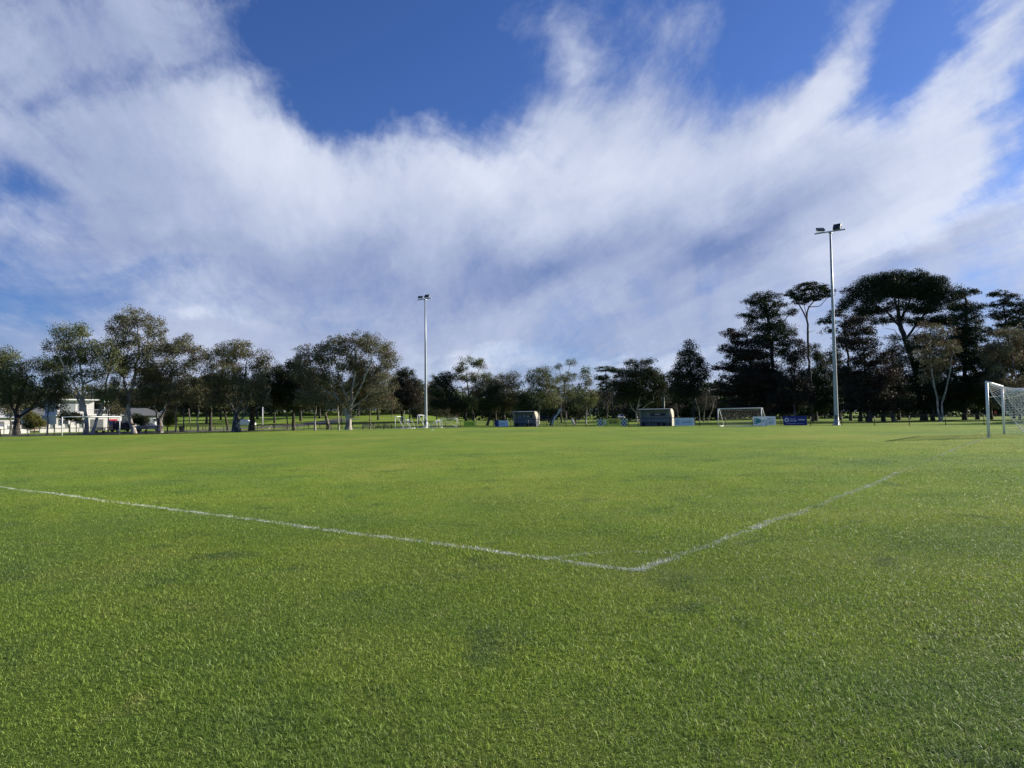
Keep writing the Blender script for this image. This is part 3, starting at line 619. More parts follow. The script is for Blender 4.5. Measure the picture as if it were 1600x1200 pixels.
# right-hand conifers
T('cedar_tree', 1180, 114, [(1150, 522, 24, 8), (1172, 530, 26, 12), (1146, 545, 26, 8), (1165, 556, 36, 12), (1142, 572, 26, 8), (1160, 590, 36, 14), (1195, 575, 26, 20), (1148, 610, 34, 14), (1190, 615, 34, 20), (1155, 635, 36, 14), (1128, 600, 12, 8), (1180, 552, 30, 16), (1165, 575, 36, 14), (1175, 600, 44, 18), (1205, 600, 26, 26), (1210, 635, 26, 16)], [(9, 7, [(1180, 664), (1180, 640), (1180, 600)]), (6, 2, [(1180, 604), (1172, 560), (1165, 520)])], 'brown', 'dark', seed=42, dens=1.25, flat=0.55, droop=0.1,
  label='ragged brown conifer with level branches right behind the portable goal')
T('pine_tree', 1210, 128, [(1202, 461, 26, 6), (1178, 474, 24, 6), (1216, 474, 24, 7), (1168, 492, 18, 6), (1196, 492, 24, 7), (1238, 488, 12, 7), (1190, 512, 26, 8), (1222, 516, 24, 10), (1236, 535, 18, 10), (1200, 535, 24, 10), (1190, 482, 16, 8), (1212, 488, 20, 9), (1182, 502, 14, 8), (1212, 505, 22, 10), (1205, 525, 34, 12), (1230, 548, 22, 12), (1192, 468, 18, 6)], [(9, 5, [(1206, 662), (1208, 600), (1208, 545), (1203, 500), (1200, 470)]), (3, 1.5, [(1208, 540), (1225, 505), (1235, 490)]), (3, 1.5, [(1205, 520), (1185, 500), (1170, 490)]), (3, 1.5, [(1204, 500), (1218, 485), (1222, 474)])], 'pine', 'dark', seed=43, dens=1.1, cr=0.95, flat=0.65, droop=0,
  label='tall pine with layered flat tiers left of the bare-trunked pine')
T('pine_tree', 1267, 124, [(1268, 449, 27, 8), (1250, 456, 17, 7), (1290, 457, 19, 8), (1272, 463, 24, 7), (1258, 470, 14, 5), (1302, 452, 8, 5), (1243, 464, 9, 4)], [(6, 4, [(1268, 662), (1267, 600), (1265, 540), (1264, 498)]), (3.6, 1.6, [(1264, 500), (1254, 478), (1244, 462)]), (4, 2, [(1264, 500), (1270, 478), (1286, 462)]), (2.2, 1.2, [(1270, 480), (1284, 478), (1298, 462)]), (1.6, 0.8, [(1265, 530), (1274, 516), (1290, 512)]), (1.4, 0.6, [(1265, 522), (1258, 516)]), (1.6, 1, [(1264, 498), (1262, 470), (1266, 452)])], 'pine', 'dark', seed=44, dens=1.5, cr=0.8, flat=0.42, droop=0,
  label='slender pine with a long bare trunk and one flat crown left of the tall floodlight')
T('gum_tree', 1235, 110, [(1252, 545, 14, 12), (1242, 562, 20, 14), (1236, 590, 26, 20), (1250, 615, 24, 20), (1222, 618, 22, 20)], [(5, 3, [(1240, 664), (1240, 630), (1242, 590)])], 'brown', 'grey', seed=45, dens=1.25, label='dull brown rounded tree below the layered pine')
T('pine_tree', 1272, 133, [(1277, 552, 11, 14), (1290, 565, 12, 16), (1275, 590, 26, 20), (1290, 620, 28, 20), (1265, 630, 22, 18)], [(9, 6, [(1273, 662), (1273, 630), (1276, 590)])], 'pine', 'dark', seed=46, dens=1.4, label='dark blue-green conifer just left of the tall floodlight pole')
T('pine_tree', 1328, 132, [(1296, 500, 16, 7), (1318, 488, 16, 8), (1300, 515, 12, 6), (1330, 505, 18, 10), (1322, 530, 20, 12)], [(6, 4, [(1328, 662), (1328, 600), (1326, 550), (1322, 510)]), (2.4, 1.2, [(1326, 550), (1308, 525), (1296, 505)])], 'pine', 'dark', seed=47, dens=1.2, cr=0.85, flat=0.5, label='ragged pine showing its tufts right behind the tall floodlight pole')
T('cypress_tree', 1356, 106, [(1348, 498, 20, 10), (1352, 515, 28, 12), (1345, 538, 34, 14), (1362, 560, 36, 16), (1340, 585, 34, 18), (1375, 590, 32, 18), (1352, 615, 44, 18), (1330, 635, 24, 12), (1382, 632, 24, 14)], [(11, 8, [(1356, 663), (1356, 648), (1355, 636)]), (6, 2, [(1355, 640), (1352, 590), (1350, 520)]), (3, 1.2, [(1353, 648), (1340, 634), (1326, 620)]), (3, 1.2, [(1359, 648), (1368, 634), (1370, 618)])], 'brown', 'dark', seed=48, dens=1.3, flat=0.6, droop=0.2,
  label='bulky brown conifer with low forked trunk right of the tall floodlight pole')
T('stone_pine_tree', 1440, 124, [(1348, 455, 24, 11), (1372, 440, 28, 11), (1404, 431, 30, 10), (1440, 431, 28, 10), (1470, 442, 26, 12), (1496, 460, 15, 13), (1334, 470, 13, 8), (1360, 468, 26, 10), (1395, 455, 32, 13), (1435, 455, 34, 14), (1470, 468, 30, 12), (1380, 484, 20, 6), (1450, 484, 24, 7), (1490, 480, 15, 8), (1455, 503, 26, 9), (1380, 500, 16, 7), (1430, 500, 18, 7), (1405, 495, 16, 6), (1352, 490, 18, 8), (1480, 500, 20, 12), (1400, 528, 12, 5), (1450, 528, 18, 9), (1408, 478, 22, 9), (1436, 484, 20, 9), (1365, 482, 24, 9), (1322, 478, 12, 8), (1390, 450, 30, 14), (1425, 447, 34, 14), (1462, 455, 30, 14)],
  [(13, 10, [(1442, 664), (1438, 620), (1430, 570), (1418, 530), (1410, 505)]), (6, 2, [(1411, 510), (1388, 488), (1350, 468)]), (6, 2, [(1411, 506), (1398, 475), (1384, 448)]), (6, 2, [(1411, 505), (1424, 478), (1442, 445)]), (6, 2, [(1418, 528), (1448, 494), (1480, 465)]), (5, 2, [(1410, 506), (1410, 470), (1408, 440)]),
   (2.4, 0.8, [(1412, 508), (1392, 500), (1366, 505)]), (2.4, .8, [(1420, 530), (1440, 512), (1462, 510)]), (2.2, .8, [(1413, 512), (1400, 490), (1376, 478)]), (2.2, .8, [(1409, 506), (1420, 490), (1432, 470)]), (2.2, .8, [(1425, 545), (1446, 525), (1470, 515)]), (1.8, 0.6, [(1424, 550), (1405, 528), (1386, 522)]), (1.6, 0.6, [(1420, 535), (1400, 515), (1384, 512)]), (1.5, 0.5, [(1428, 560), (1410, 550), (1392, 552)]), (1.5, 0.5, [(1430, 570), (1412, 570), (1400, 580)])], 'pine', 'dark', seed=49, dens=1.7, cr=1.0, flat=0.9, droop=0, label='huge umbrella-topped pine, the tallest tree in the picture')
T('young_gum_tree', 1468, 101, [(1455, 508, 14, 8), (1480, 518, 15, 10), (1450, 528, 20, 12), (1480, 542, 20, 14), (1448, 553, 20, 12), (1468, 570, 26, 12), (1460, 588, 20, 7)], [(4, 2.4, [(1467, 664), (1464, 620), (1459, 590), (1456, 550), (1458, 515)]), (3.6, 2, [(1468, 664), (1472, 620), (1477, 590), (1480, 555)])], 'gum', 'pale', seed=50, dens=1.05, alt=0.4,
  label='young gum with two thin white stems in front of the dark pines')
T('pine_tree', 1506, 118, [(1518, 457, 18, 7), (1502, 478, 16, 8), (1526, 478, 20, 9), (1512, 492, 24, 12), (1510, 510, 24, 14), (1520, 525, 28, 18), (1498, 535, 18, 16), (1516, 545, 26, 18), (1512, 565, 30, 22), (1522, 605, 34, 24), (1500, 630, 30, 14)], [(9, 6, [(1506, 662), (1507, 600), (1512, 520), (1516, 470)])], 'pine', 'dark', seed=51, dens=1.3, flat=0.6, label='dark ragged pine between the umbrella pine and the near goal')
T('pine_tree', 1575, 130, [(1562, 458, 18, 6), (1584, 463, 16, 6), (1572, 474, 20, 6), (1552, 475, 10, 5), (1600, 480, 22, 14), (1590, 500, 28, 14), (1568, 490, 16, 10), (1575, 515, 24, 12)], [(6, 3, [(1582, 662), (1582, 560), (1576, 500), (1572, 470)]), (2, 1, [(1580, 520), (1566, 500), (1554, 480)])], 'pine', 'dark', seed=52, dens=1.2, cr=0.85, flat=0.5, label='airy pine with lacy tiers above the near goal')
T('gum_tree', 1590, 106, [(1575, 520, 22, 10), (1602, 528, 22, 14), (1558, 545, 22, 16), (1590, 560, 34, 20), (1560, 590, 26, 20), (1600, 605, 34, 24), (1565, 625, 24, 16)], [(5, 3, [(1591, 665), (1590, 620), (1585, 570), (1580, 530)]), (3, 1.6, [(1590, 630), (1570, 600), (1560, 565)])], 'gum', 'mixed', seed=53, dens=1.15, alt=0.3, label='brown-tinged gum tree rising behind the near goal net')
T('pine_tree', 1450, 117, [(1425, 540, 14, 14), (1468, 530, 18, 14), (1445, 545, 20, 12), (1432, 565, 20, 14), (1455, 575, 26, 16), (1425, 590, 22, 14), (1450, 605, 34, 20), (1480, 600, 24, 26), (1475, 560, 18, 16), (1440, 632, 40, 14), (1408, 560, 10, 10)], [(8, 5, [(1456, 662), (1454, 600), (1446, 545)])], 'pine', 'dark', seed=61, dens=1.3, flat=0.7, label='dense dark pine in front of the leaning trunk of the umbrella pine')
T('pine_tree', 1300, 138, [(1305, 560, 14, 16), (1312, 590, 20, 22), (1305, 625, 26, 20)], [(7, 5, [(1311, 662), (1310, 600), (1306, 560)])], 'pine', 'dark', seed=62, dens=1.3, flat=0.8, label='dark conifer directly behind the tall floodlight pole')
T('pine_tree', 1400, 131, [(1396, 545, 12, 12), (1392, 575, 18, 18), (1405, 605, 22, 18), (1395, 632, 24, 14)], [(7, 5, [(1403, 662), (1400, 600), (1396, 550)])], 'brown', 'dark', seed=63, dens=1.3, label='brownish conifer between the bulky brown conifer and the umbrella pine')
T('gum_tree', 1545, 122, [(1540, 555, 22, 18), (1545, 590, 24, 22), (1550, 620, 26, 20)], [(6, 4, [(1548, 662), (1546, 600), (1542, 560)])], 'dark', 'dark', seed=64, dens=1.4, label='dark rounded tree directly behind the near goal post')
T('conifer_tree', 1420, 142, [(1420, 610, 10, 10), (1418, 625, 16, 12), (1420, 642, 20, 12)], [(3, 2, [(1420, 662), (1420, 630)])], 'pine', 'dark', seed=54, dens=1.6, label='small green conifer in shade below the umbrella pine')
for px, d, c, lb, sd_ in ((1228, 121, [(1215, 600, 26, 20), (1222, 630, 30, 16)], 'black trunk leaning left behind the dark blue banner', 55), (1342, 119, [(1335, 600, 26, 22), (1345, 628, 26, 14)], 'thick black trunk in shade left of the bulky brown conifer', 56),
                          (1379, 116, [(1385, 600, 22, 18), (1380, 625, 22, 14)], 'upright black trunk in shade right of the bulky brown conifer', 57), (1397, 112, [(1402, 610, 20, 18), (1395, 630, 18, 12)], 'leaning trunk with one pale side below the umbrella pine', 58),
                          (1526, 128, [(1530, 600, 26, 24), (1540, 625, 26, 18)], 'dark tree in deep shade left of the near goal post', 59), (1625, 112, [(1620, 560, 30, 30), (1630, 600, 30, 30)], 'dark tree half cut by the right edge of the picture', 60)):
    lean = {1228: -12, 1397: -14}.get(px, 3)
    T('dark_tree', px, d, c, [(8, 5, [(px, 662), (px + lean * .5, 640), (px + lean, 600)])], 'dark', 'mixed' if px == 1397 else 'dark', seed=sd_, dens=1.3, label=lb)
# trees standing off to the right of the picture: their long shadows fall behind the fence
for i, (x_, y_) in enumerate(((80, 88), (92, 100), (84, 118), (106, 92), (100, 122))):
    px_ = 800 + 1155 * x_ / y_
    T('dark_tree', px_, y_, [(px_ + ox, hy(px_) - oy * 1155 / y_, rx * 1155 / y_, ry * 1155 / y_) for ox, oy, rx, ry in ((0, 12, 4, 3), (-20, 9, 4.5, 3), (20, 8, 4.5, 3), (0, 5, 5, 2.5))], [(8, 5, [(px_, 680), (px_ + 4, hy(px_) - 60)])], 'dark', 'dark', seed=70 + i, dens=1.0, size=0.3,
      label='dark tree beyond the right edge, %s' % ('nearest the fence', 'second from the fence', 'in the back near the umbrella pine', 'standing furthest right', 'behind the others')[i], group='trees beyond the right edge')
# park trees scattered over the sunny bank on the left: copies of two mid-distance trees
src = [o for o in C.objects if o.parent is None and o.get('label') in ('dark tree with a black trunk in shade left of the many-stemmed gum', 'thin brownish sapling standing behind the litter bin', 'dense dark tree in the shade left of the biggest gum')]
rgp = random.Random(5)
for i, (px_, d_) in enumerate(((205, 172), (232, 186), (262, 168), (296, 182), (322, 176), (344, 196), (380, 178), (402, 200), (428, 176), (447, 205), (470, 186), (500, 198), (534, 176), (560, 210), (590, 186), (612, 205), (628, 178))):
    c = copy_tree(src[i % len(src)]); c.location = spot(px_, d_); c.rotation_euler = (0, 0, rgp.uniform(0, 6.28)); k_ = rgp.uniform(0.85, 1.2) * (1.0 if i % len(src) else 1.0); c.scale = (k_, k_, k_ * rgp.uniform(.9, 1.1))
    c.name = 'park_tree'; tag(c, 'distant park tree on the grassy bank, ' + ('beyond the dark bush by the tallest gum', 'behind the silver car', 'behind the curved-stem gum', 'right of the fresh green shrub', 'behind the straight pale sapling', 'farthest back left of the many-stemmed gum', 'behind the white car', 'by the short white pole', 'between the dark trees', 'farthest back near the thin dark sapling', 'left of the straight white sapling', 'right of the straight white sapling', 'right behind the biggest gum trunk', 'farthest back right of the biggest gum', 'above the pale bench', 'farthest back left of the training goals', 'above the training goals')[i], 'tree', 'park trees on the far left bank')
# shrubs by the street
T('shrub', 53, 118, [(50, 652, 12, 9), (58, 662, 12, 8), (45, 665, 9, 7)], [(2, 1, [(53, 674), (53, 660)])], 'yellow', 'dark', seed=80, dens=3, cr=0.55, size=0.2, label='yellow-green shrub in front of the white garden wall', cat='shrub')
T('shrub', 262, 128, [(265, 650, 12, 9), (258, 660, 10, 8), (270, 658, 9, 8)], [(2, 1, [(262, 672), (262, 660)])], 'yellow', 'dark', seed=81, dens=2.2, cr=0.55, size=0.2, label='fresh green shrub behind the curved-stem gum', cat='shrub')
T('shrub', 214, 132, [(210, 655, 12, 9), (222, 658, 12, 8)], [(2, 1, [(214, 672), (214, 660)])], 'dark', 'dark', seed=83, dens=2.2, cr=0.55, size=0.2, label='dark bush beside the tallest gum trunk', cat='shrub')
T('young_gum_tree', 168, 124, [(168, 630, 16, 14), (176, 642, 14, 10)], [(3, 2, [(170, 672), (169, 650), (168, 630)])], 'gum', 'grey', seed=84, dens=0.9, cr=0.8, label='leafy sapling screening the red door of the white house')
T('young_gum_tree', 18, 122, [(14, 640, 16, 12), (26, 645, 14, 10)], [(3, 2, [(16, 674), (16, 655), (16, 640)])], 'gum', 'grey', seed=85, dens=0.9, cr=0.8, label='leafy sapling screening the low white house at the left edge')
T('shrub', 110, 122, [(104, 650, 10, 8), (118, 652, 10, 9)], [(2, 1, [(110, 674), (110, 660)])], 'dark', 'dark', seed=82, dens=2.2, cr=0.55, size=0.2, label='dark green bush above the white garden wall', cat='shrub')
# far-off wood closing the view
def woodland(name, x0, x1, y0, hgt, n, seed, leaf, label):
    rg = np.random.default_rng(seed); Vs, Fs, Ts = [], [], []
    for i in range(n):
        x = rg.uniform(x0, x1) ; y = y0 + rg.uniform(0, 26) + abs(x) * 0.12; h = hgt * rg.uniform(0.6, 1.15); g0 = G(x, y); per = 300
        c = np.array([x, y, g0 + h * 0.46]); v = rg.normal(0, 1, (per, 3)); v /= np.linalg.norm(v, axis=1)[:, None]; v *= rg.uniform(.4, 1, per)[:, None]
        p = c + v * np.array([h * .45, h * .4, h * .5]) * (1 + 0.18 * np.sin(v[:, :1] * 7 + i)); ax = rg.normal(0, 1, (per, 3)); ax /= np.linalg.norm(ax, axis=1)[:, None]
        bx = np.cross(ax, rg.normal(0, 1, (per, 3))); bx /= np.linalg.norm(bx, axis=1)[:, None]; s = 0.9 * rg.uniform(.6, 1.3, per)[:, None]
        V = np.empty((per, 4, 3)); V[:, 0] = p - ax * s * .5; V[:, 1] = p + bx * s * .25; V[:, 2] = p + ax * s * .5; V[:, 3] = p - bx * s * .25
        t = np.zeros((per, 4, 4)); t[..., 0] = np.clip(rg.uniform(0, .6) + rg.uniform(0, .4, per), 0, 1)[:, None]; t[..., 3] = 1
        Vs.append(V.reshape(-1, 3)); Ts.append(t.reshape(-1, 4))
    V = np.concatenate(Vs); o = big_mesh(name, V, np.arange(len(V)).reshape(-1, 4), LM[leaf], tone=np.concatenate(Ts)); tag(o, label, 'woodland', kind='stuff')
woodland('woodland', -230, -22, 215, 11, 330, 91, 'gum', 'distant dark wood closing the view on the left of the park')
woodland('woodland', -30, 110, 232, 11, 260, 92, 'gumgreen', 'distant dark wood closing the view in the middle and right')
woodland('woodland', 25, 170, 150, 9, 200, 93, 'pine', 'thick dark conifer wood behind the right-hand pines')
print('leaves', make_tree.total)

# ---------------------------------------------------------------- painted metal, boards and the like
WHITE = mat('white_paint', (0.78, 0.79, 0.80), 0.45, var=0.05, scale=5)
NETW = mat('net_cord', (0.80, 0.78, 0.73), 0.8, var=0.1)
GALV = mat('galvanised_steel', (0.36, 0.385, 0.40), 0.5, 0.4, var=0.14, scale=1.2)
DSTEEL = mat('dark_steel', (0.045, 0.050, 0.055), 0.5, 0.3)
BLACKP = mat('black_coated_steel', (0.018, 0.019, 0.020), 0.5, 0.2)
LAMPG = mat('lamp_housing', (0.10, 0.105, 0.11), 0.5, 0.4); GLASS = mat('lamp_glass', (0.03, 0.035, 0.035), 0.15, 0.0, spec=0.8)
CREAM = mat('cream_sheet_metal', (0.62, 0.58, 0.47), 0.55, var=0.06, scale=3); SHED = mat('grey_sheet_metal', (0.17, 0.205, 0.225), 0.55, 0.1, var=0.07, scale=2)
BENCH = mat('dark_blue_bench', (0.03, 0.04, 0.08), 0.5); SIGNB = mat('navy_sign', (0.010, 0.012, 0.028), 0.4)
TIMBER = mat('weathered_timber', (0.20, 0.15, 0.10), 0.85, var=0.25, scale=6); PALET = mat('pale_timber', (0.52, 0.45, 0.35), 0.8, var=0.15, scale=6)
def P2(u, v, z=0.0):
    x, y = fp(u, v); return Vector((x, y, G(x, y) + z))
def ang(a): return math.atan2(a[1], a[0])
AU, AV = ang(EU), ang(EV)

def px_v(px, v):
    """point on the line v = const seen in the direction px"""
    k = (px - 800) / 1155.0; bx, by = AX + v * EV[0], AY + v * EV[1]
    u = (bx - k * by) / (k * EU[1] - EU[0]); return u
# ---------------------------------------------------------------- near goal on the goal line (post, post, crossbar, net and its hoop)
v1 = 32.05; g0 = P2(0, v1); g0.z = G(g0.x, g0.y)
goal = empty('football_goal', g0, AV); tag(goal, 'near white football goal with a sagging net at the right edge', 'football goal')
# local frame: +x along the goal line (away), +y into the field (EU); the net hangs towards -y
def dz(lx, ly=0): p = P2(ly, v1 + lx); return p.z - g0.z
for lx in (0, 7.32):
    m = MB(); m.tube([(lx, 0, dz(lx) - 0.05), (lx, 0, 2.44)], 0.06, 12); m.build('post', WHITE, goal, smooth=True)
m = MB(); m.tube([(-0.06, 0, 2.44), (7.38, 0, 2.44)], 0.06, 12); m.build('crossbar', WHITE, goal, smooth=True)
m = MB()
hoop = [(0.02, -0.03, 1.78), (0.12, -0.35, 1.80), (0.30, -0.75, 1.92), (0.55, -1.15, 2.08), (0.85, -1.38, 2.17), (1.3, -1.45, 2.2), (2.4, -1.45, 2.2), (4.9, -1.45, 2.2), (6.3, -1.42, 2.18), (6.9, -1.1, 2.1), (7.2, -0.5, 1.9), (7.3, -0.03, 1.8)]
m.tube(hoop, 0.017, 6); m.build('net_hoop', WHITE, goal, smooth=True)
def goal_net(parent, W, H, hoopy, hoopz, backy, step, rad, sag_near, name='net'):
    """one draped sheet of square mesh: s along the bar, t from the bar over the hoop to the ground; plus both cheeks"""
    ns = max(6, int(W / step)); L_top = math.hypot(hoopy, H - hoopz); L_bk = math.hypot(backy - hoopy, hoopz); nt = max(6, int((L_top + L_bk) / step))
    def pt(s, t):
        x = s * W; l = t * (L_top + L_bk)
        if l < L_top:
            f = l / L_top; y = -hoopy * f; z = H + (hoopz - H) * f - 0.10 * math.sin(math.pi * f)
        else:
            f = (l - L_top) / L_bk; y = -(hoopy + (backy - hoopy) * f) + 0.10 * math.sin(math.pi * f); z = hoopz * (1 - f)
        if sag_near:
            w = math.exp(-(min(s, 1 - s) * W / 0.75) ** 1.5)           # near the posts the net hangs slack
            yc = -(0.22 * t + 1.22 * t ** 1.35); zc = H * (1 - t) ** 0.92 * (1 - 0.04 * math.sin(math.pi * t))
            y = y * (1 - w) + yc * w; z = z * (1 - w) + zc * w
        y += 0.012 * math.sin(s * 60 + t * 9); z += 0.012 * math.sin(s * 47 + t * 23) * (t < 0.98)
        return Vector((x, y, max(z, 0.015)))
    m = MB()
    # diagonal (draped) mesh cords
    grid = [[pt(i / ns, j / nt) for j in range(nt + 1)] for i in range(ns + 1)]
    for i in range(ns + 1): m.tube(grid[i], rad, 3, cap=False)
    for j in range(nt + 1): m.tube([grid[i][j] for i in range(ns + 1)], rad * (1.8 if j in (0, nt) else 1), 3, cap=False)
    m.tube(grid[0], rad * 2.6, 4); m.tube(grid[-1], rad * 2.6, 4)
    for side, x in ((0, 0.0), (1, W)):                                  # cheeks
        if sag_near and side == 0: continue
        nr = int(H / step)
        for k in range(nr + 1):
            z = H * k / nr; yb = -(backy + (hoopy - backy) * min(1, z / hoopz)) if z <= hoopz else -hoopy * (H - z) / max(.01, H - hoopz)
            if abs(yb) > 0.03: m.tube([(x, -0.02, z), (x, yb, z)], rad, 3, cap=False)
        nc = int(backy / step)
        for k in range(1, nc + 1):
            y = backy * k / nc; zt = H - (H - hoopz) * y / hoopy if y < hoopy else hoopz * (backy - y) / max(.01, backy - hoopy)
            if zt > 0.05: m.tube([(x, -y, 0.0), (x, -y, zt)], rad, 3, cap=False)
    return m.build(name, NETW, parent)
goal_net(goal, 7.32, 2.44, 1.45, 2.2, 1.95, 0.125, 0.0068, True)
# ---------------------------------------------------------------- far goal
gfx, gfy = -57.2, 94.0
fg = empty('football_goal', (gfx, gfy, G(gfx, gfy)), math.atan2(6.1, 4.1)); tag(fg, 'distant white football goal without a net, in front of the wide pale gum', 'football goal')
for lx in (0, 7.32):
    m = MB(); m.tube([(lx, 0, -0.05), (lx, 0, 2.44)], 0.06, 10); m.build('post', WHITE, fg, smooth=True)
m = MB(); m.tube([(-0.06, 0, 2.44), (7.38, 0, 2.44)], 0.06, 10); m.build('crossbar', WHITE, fg, smooth=True)
for lx in (0.0, 7.32): m = MB(); m.tube([(lx, 0, 2.36), (lx, 0.35, 2.3), (lx, 1.0, 1.75), (lx, 1.1, 1.6)], 0.014, 5); m.build('net_stay', WHITE, fg)

# ---------------------------------------------------------------- small portable goals
def small_goal(name, loc, rz, W, H, top, base, label, group=None, net=False, brace=False, tilt=0.0):
    e = empty(name, loc, rz); tag(e, label, 'training goal', group)
    if tilt: e.rotation_euler = (tilt, 0, rz)
    r = 0.045 if H > 1.5 else 0.035
    for x in (0, W):
        m = MB(); m.tube([(x, 0, 0), (x, 0, H)], r, 8); m.build('post', WHITE, e, smooth=True)
        m = MB(); m.tube([(x, 0, H), (x, top, H - 0.02), (x, top + (base - top) * .55, H * .5), (x, base, 0.03)], r * .85, 8); m.build('side_stay', WHITE, e, smooth=True)
        m = MB(); m.tube([(x, 0, 0.03), (x, base, 0.03)], r * .9, 8); m.build('base_bar', WHITE, e, smooth=True)
    m = MB(); m.tube([(0, 0, H), (W, 0, H)], r, 8); m.build('crossbar', WHITE, e, smooth=True)
    m = MB(); m.tube([(0, base, 0.03), (W, base, 0.03)], r * .9, 8); m.build('back_bar', WHITE, e, smooth=True)
    if brace:
        m = MB(); m.tube([(0, 0.02, 0.1), (W, 0.02, H)], r * .7, 6); m.tube([(W, 0.04, 0.1), (0, 0.04, H)], r * .7, 6); m.build('cross_brace', WHITE, e, smooth=True)
    if net:
        m = MB(); ns, nt = int(W / .16), 14
        def q(i, j):
            f = j / nt; return Vector((W * i / ns, top + (base - top) * f ** .9 if f > .1 else top * f * 10, max(.02, H * (1 - f) + 0.0)))
        for i in range(ns + 1): m.tube([q(i, j) for j in range(nt + 1)], 0.0022, 3, cap=False)
        for j in range(nt + 1): m.tube([q(0, j), q(ns, j)], 0.0022, 3, cap=False)
        for x in (0, W):
            for k in range(1, 12): z = H * k / 12; m.tube([(x, 0, z), (x, top + (base - top) * (1 - z / H), z)], 0.0022, 3, cap=False)
        m.build('net', NETW, e)
    return e
p = P2(px_v(1121, 70.0), 70.0)
small_goal('portable_goal', p, ang(EU) + math.pi, 4.7, 1.9, 0.35, 1.5, 'white portable goal with a net standing between two advertising boards', net=True)
for i, (px, v, rz, W, H, tp, bs, lb, br, tl) in enumerate((
        (617, 68.8, R(72), 3.2, 1.80, 0.25, 1.30, 'leftmost of the white training goals parked by the floodlight, tall with a long stay', False, 0),
        (632, 68.2, R(72), 2.2, 1.25, 0.35, 0.95, 'low white training goal with rounded top corner, second from the left', False, 0),
        (652, 69.2, R(72), 3.2, 1.90, 0.15, 1.05, 'tallest white training goal, just left of the thin floodlight pole', False, 0),
        (688, 68.6, R(12), 2.3, 1.30, 0.45, 1.2, 'rightmost white training goal, with crossed braces', True, 0))):
    u = px_v(px, v); q = P2(u, v)
    if i < 3: small_goal('training_goal', q, rz - math.pi / 2 + R(100), W, H, -tp, -bs, lb, 'training goals parked by the thin floodlight', brace=br)
    else: small_goal('training_goal', q, rz - R(20), W, H, tp, bs, lb, 'training goals parked by the thin floodlight', brace=br)
u = px_v(667, 69.5); q = P2(u, 69.5)
e = empty('training_goal', q, R(-4)); tag(e, 'white training goal tipped over into a wedge right of the thin floodlight pole', 'training goal', 'training goals parked by the thin floodlight')
for y in (0, 2.4):
    m = MB(); m.tube([(0.1, y, 0.05), (1.35, y, 1.1)], .04, 8); m.build('side_stay', WHITE, e, smooth=True)
    m = MB(); m.tube([(1.35, y, 1.1), (1.4, y, 0.03)], .04, 8); m.build('post', WHITE, e, smooth=True)
m = MB(); m.tube([(1.35, 0, 1.1), (1.35, 2.4, 1.1)], .04, 8); m.build('crossbar', WHITE, e, smooth=True)
m = MB(); m.tube([(0.1, 0, .04), (1.4, 0, .04)], .035, 8); m.build('base_bar', WHITE, e, smooth=True)

# ---------------------------------------------------------------- floodlight poles
def floodlight(px, v, H, label, heads, armw, rot):
    u = px_v(px, v); q = P2(u, v); e = empty('floodlight_pole', q, rot); tag(e, label, 'floodlight')
    m = MB(); m.tube([(0, 0, 0.0), (0, 0, .05), (0, 0, 1.3), (0, 0, H * .33), (0, 0, H * .66), (0, 0, H)], [0.32, 0.24, 0.22, 0.18, 0.14, 0.10], 16); m.build('pole', GALV, e, smooth=True)
    m = MB(); m.box((0, 0, 0.03), (0.75, 0.75, 0.06))
    for k in range(8):
        a = k * math.pi / 4; m.tube([(0.24 * math.cos(a), 0.24 * math.sin(a), 0.55), (0.36 * math.cos(a), .36 * math.sin(a), 0.05)], 0.025, 4)
    m.build('base_plate', GALV, e)
    m = MB(); m.box((0.02, -.262, .85), (.16, .03, .42)); m.build('access_hatch', DSTEEL, e, bevel=.005)
    m = MB(); m.box((0, -0.14, H + .02), (armw, .12, .12)); m.box((0, 0, H - .03), (0.34, 0.34, 0.18)); m.build('crossarm', GALV, e, bevel=0.01)
    for (x, pitch, yaw) in heads:
        M = Matrix.Rotation(yaw, 3, 'Z') @ Matrix.Rotation(pitch, 3, 'X')
        m = MB(); m.box((x, -.15, H + .42), (0.78, 0.16, 0.62), M)
        for kf in range(-3, 4): m.box(Vector((x, -.15, H + .42)) + M @ Vector((kf * .1, .12, 0)), (0.02, 0.10, 0.52), M)
        h = m.build('lamp_head', LAMPG, e)
        m = MB(); m.box(Vector((x, -.15, H + .42)) + M @ Vector((0, -0.084, 0)), (0.70, 0.012, 0.54), M); m.build('lamp_glass', GLASS, h)
        m = MB(); m.tube([(x - .42, -.14, H + .42), (x - .42, -.14, H + .2), (x - .3, -.14, H + .10), (x + .3, -.14, H + .10), (x + .42, -.14, H + .2), (x + .42, -.14, H + .42)], 0.025, 5); m.build('bracket', GALV, e)
    return e
floodlight(1305.5, 75.2, 20.4, 'tall steel floodlight pole with two lamps in front of the right-hand pines', [(-0.95, R(-58), R(35)), (0.72, R(-22), R(-8))], 3.15, math.atan2(-EU[1], -EU[0]))
floodlight(665, 74.8, 19.9, 'thinner-looking far floodlight pole with two lamps beside the training goals', [(-0.85, R(-62), R(30)), (0.55, R(-50), R(20))], 3.05, math.atan2(-EU[1], -EU[0]))

